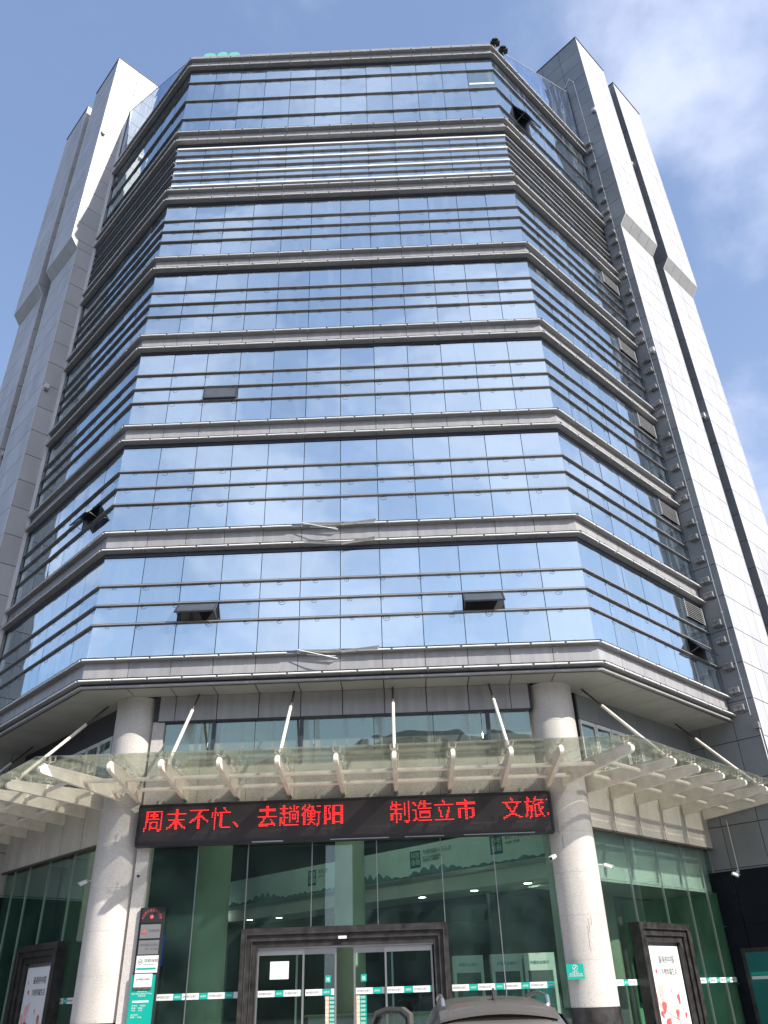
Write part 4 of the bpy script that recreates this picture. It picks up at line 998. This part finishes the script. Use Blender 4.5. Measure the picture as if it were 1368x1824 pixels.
sub = body.modifiers.new('sub', 'SUBSURF'); sub.levels = 1; sub.render_levels = 2
# rear window, spoiler, side glass
mb = MB().add([(CX - .60, CY0 + .055, 1.02), (CX + .60, CY0 + .055, 1.02), (CX + .53, CY0 + .235, 1.37), (CX - .53, CY0 + .235, 1.37), (CX - .60, CY0 + .10, 1.0), (CX + .60, CY0 + .10, 1.0), (CX + .53, CY0 + .28, 1.35), (CX - .53, CY0 + .28, 1.35)],
               [(0, 1, 2, 3), (4, 7, 6, 5), (0, 4, 5, 1), (1, 5, 6, 2), (2, 6, 7, 3), (3, 7, 4, 0)])
mb.build('rear_window', 'carglass', V_)
mb = MB()
for i in range(12):
    x0, x1 = -.60 + i * .1, -.60 + (i + 1) * .1
    zc0, zc1 = 1.468 - .06 * (x0 / .6) ** 2, 1.468 - .06 * (x1 / .6) ** 2
    yb0, yb1 = .16 + .06 * (x0 / .6) ** 2, .16 + .06 * (x1 / .6) ** 2
    mb.add([(CX + x0, CY0 + yb0, zc0 - .035), (CX + x1, CY0 + yb1, zc1 - .035), (CX + x1, CY0 + .42, zc1 + .035), (CX + x0, CY0 + .42, zc0 + .035), (CX + x0, CY0 + yb0, zc0 - .06), (CX + x1, CY0 + yb1, zc1 - .06), (CX + x1, CY0 + .42, zc1 - .03), (CX + x0, CY0 + .42, zc0 - .03)],
           [(0, 1, 2, 3), (4, 7, 6, 5), (0, 4, 5, 1), (1, 5, 6, 2), (2, 6, 7, 3), (3, 7, 4, 0)])
mb.build('spoiler', 'car', V_)
for sg in (-1, 1):
    mb = MB()
    pts = [(.55, 1.0), (2.85, 1.0), (2.35, 1.40), (.75, 1.38)]
    for i in range(1): mb.add([(CX + sg * (.93 if z < 1.2 else .735), CY0 + y, z) for y, z in pts] + [(CX + sg * (.91 if z < 1.2 else .715), CY0 + y, z) for y, z in pts], [(0, 1, 2, 3), (4, 7, 6, 5), (0, 4, 5, 1), (1, 5, 6, 2), (2, 6, 7, 3), (3, 7, 4, 0)])
    if sg > 0: mb.build('side_window', 'carglass', V_)
    # roof rail
    pts = [(CX + sg * .55, CY0 + .50, 1.475)] + [(CX + sg * .555, CY0 + .58 + t * 1.65 / 6, 1.545 + .035 * math.sin(PI * t / 6)) for t in range(7)] + [(CX + sg * .54, CY0 + 2.34, 1.49)]
    MB().path(pts, .021, 8).build('roof_rail', 'chrome', V_)
    MB().box(CX + sg * .80 - .09, CX + sg * .80 + .09, CY0 - .01, CY0 + .1, .78, 1.0).build('tail_lamp', 'taillamp', V_)
    for y in (.85, 3.6):
        wx = CX + sg * .82
        wo = MB().tube((wx - .11, CY0 + y, .34), (wx + .11, CY0 + y, .34), .34, 28).build('wheel', 'tyre', V_)
        MB().tube((wx - .118 * sg + sg * .23, CY0 + y, .34), (wx + sg * .118, CY0 + y, .34), .21, 16).build('rim', 'chrome', wo)
MB().poly([(CY0 + .62, 1.535), (CY0 + .86, 1.545), (CY0 + .76, 1.565), (CY0 + .70, 1.63), (CY0 + .665, 1.635)], (CX - .012, CX + .012), 0).build('antenna_fin', 'black', V_)
MB().box(CX - .85, CX + .85, CY0 - .06, CY0 + .12, .36, .62).build('rear_bumper', 'car', V_)
MB().box(CX - .23, CX + .23, CY0 - .02, CY0 + .01, .68, .82).build('number_plate', 'white', V_)
# open left rear door: window frame swung out
DF = Fr(CX - .88, CY0 + 2.35, -55)
out = [(0, .98), (.02, 1.40), (.20, 1.47), (.55, 1.475), (.80, 1.43), (.93, 1.28), (.98, .98)]
out = [(-x, z) for x, z in out]
inn = [(-.06, .98), (-.08, 1.36), (-.22, 1.425), (-.54, 1.43), (-.76, 1.385), (-.87, 1.25), (-.91, .98)]
mb = MB(); n = 7
for i in range(n - 1):
    q = [out[i], out[i + 1], inn[i + 1], inn[i]]; mb.poly(q, (-.03, .03), 1)
dr = mb.build('side_door', 'car', V_, DF); dr['label'] = 'open side door with black window seal'
mb = MB()
for i in range(n - 1):
    q = [inn[i], inn[i + 1], (inn[i + 1][0] * .98 - .008, inn[i + 1][1] - .02), (inn[i][0] * .98 - .008, inn[i][1] - .02)]; mb.poly(q, (-.045, .035), 1)
mb.build('window_seal', 'black', dr, DF)
MB().poly([(x, z) for x, z in inn], (-.004, .004), 1).build('door_window', 'cglass', dr, DF)
MB().box(-.98, 0, -.05, .05, .35, .98).build('door_panel', 'car', dr, DF)

# ------------------------------------------------------------------ buildings across the street (seen mirrored in the glass)
opp = [(-62, -88, 34, 22, 15, 'tan'), (-24, -84, 30, 25, 12, 'tan'), (8, -90, 26, 30, 14, 'pylon_dark'), (36, -86, 28, 24, 13, 'tan'), (74, -70, 34, 18, 16, 'tan'), (-96, -40, 26, 24, 20, 'pylon_dark'), (104, 26, 24, 24, 64, 'tan'), (-104, 26, 26, 24, 64, 'tan')]
pos = ['behind the camera, the far left one', 'behind the camera, left of the middle one', 'directly behind the camera, the tallest', 'behind the camera, right of the middle one', 'behind the camera, far right', 'across the street on the left flank', 'across the street on the right flank', 'to the left beyond the pylons']
for (x, y, wd, h, dp, mt), ps in zip(opp, pos):
    P = thing('street_building', 'plain hip-roofed street building mirrored in the glass, %s' % ps, 'building', (x, y, 0))
    MB().box(x - wd / 2, x + wd / 2, y - dp / 2, y + dp / 2, 0, h).build('wall', mt, P)
    mb = MB(); e_ = .8
    b_ = [(x - wd / 2 - e_, y - dp / 2 - e_, h), (x + wd / 2 + e_, y - dp / 2 - e_, h), (x + wd / 2 + e_, y + dp / 2 + e_, h), (x - wd / 2 - e_, y + dp / 2 + e_, h), (x - wd / 4, y, h + 4.2), (x + wd / 4, y, h + 4.2)]
    mb.add(b_, [(0, 1, 5, 4), (1, 2, 5), (2, 3, 4, 5), (3, 0, 4), (3, 2, 1, 0)]); mb.build('roof', 'grn_roof', P)
    wmesh = shared('far_window', lambda: MB().box(-.9, .9, -.06, .06, -.8, .8), 'win')
    nx = int(wd // 4)
    for fl in range(int(h // 3.6)):
        for i in range(nx):
            link('window', wmesh, P, W0, (x - wd / 2 + (i + .5) * wd / nx, y + dp / 2 + .03, 2.2 + fl * 3.6))
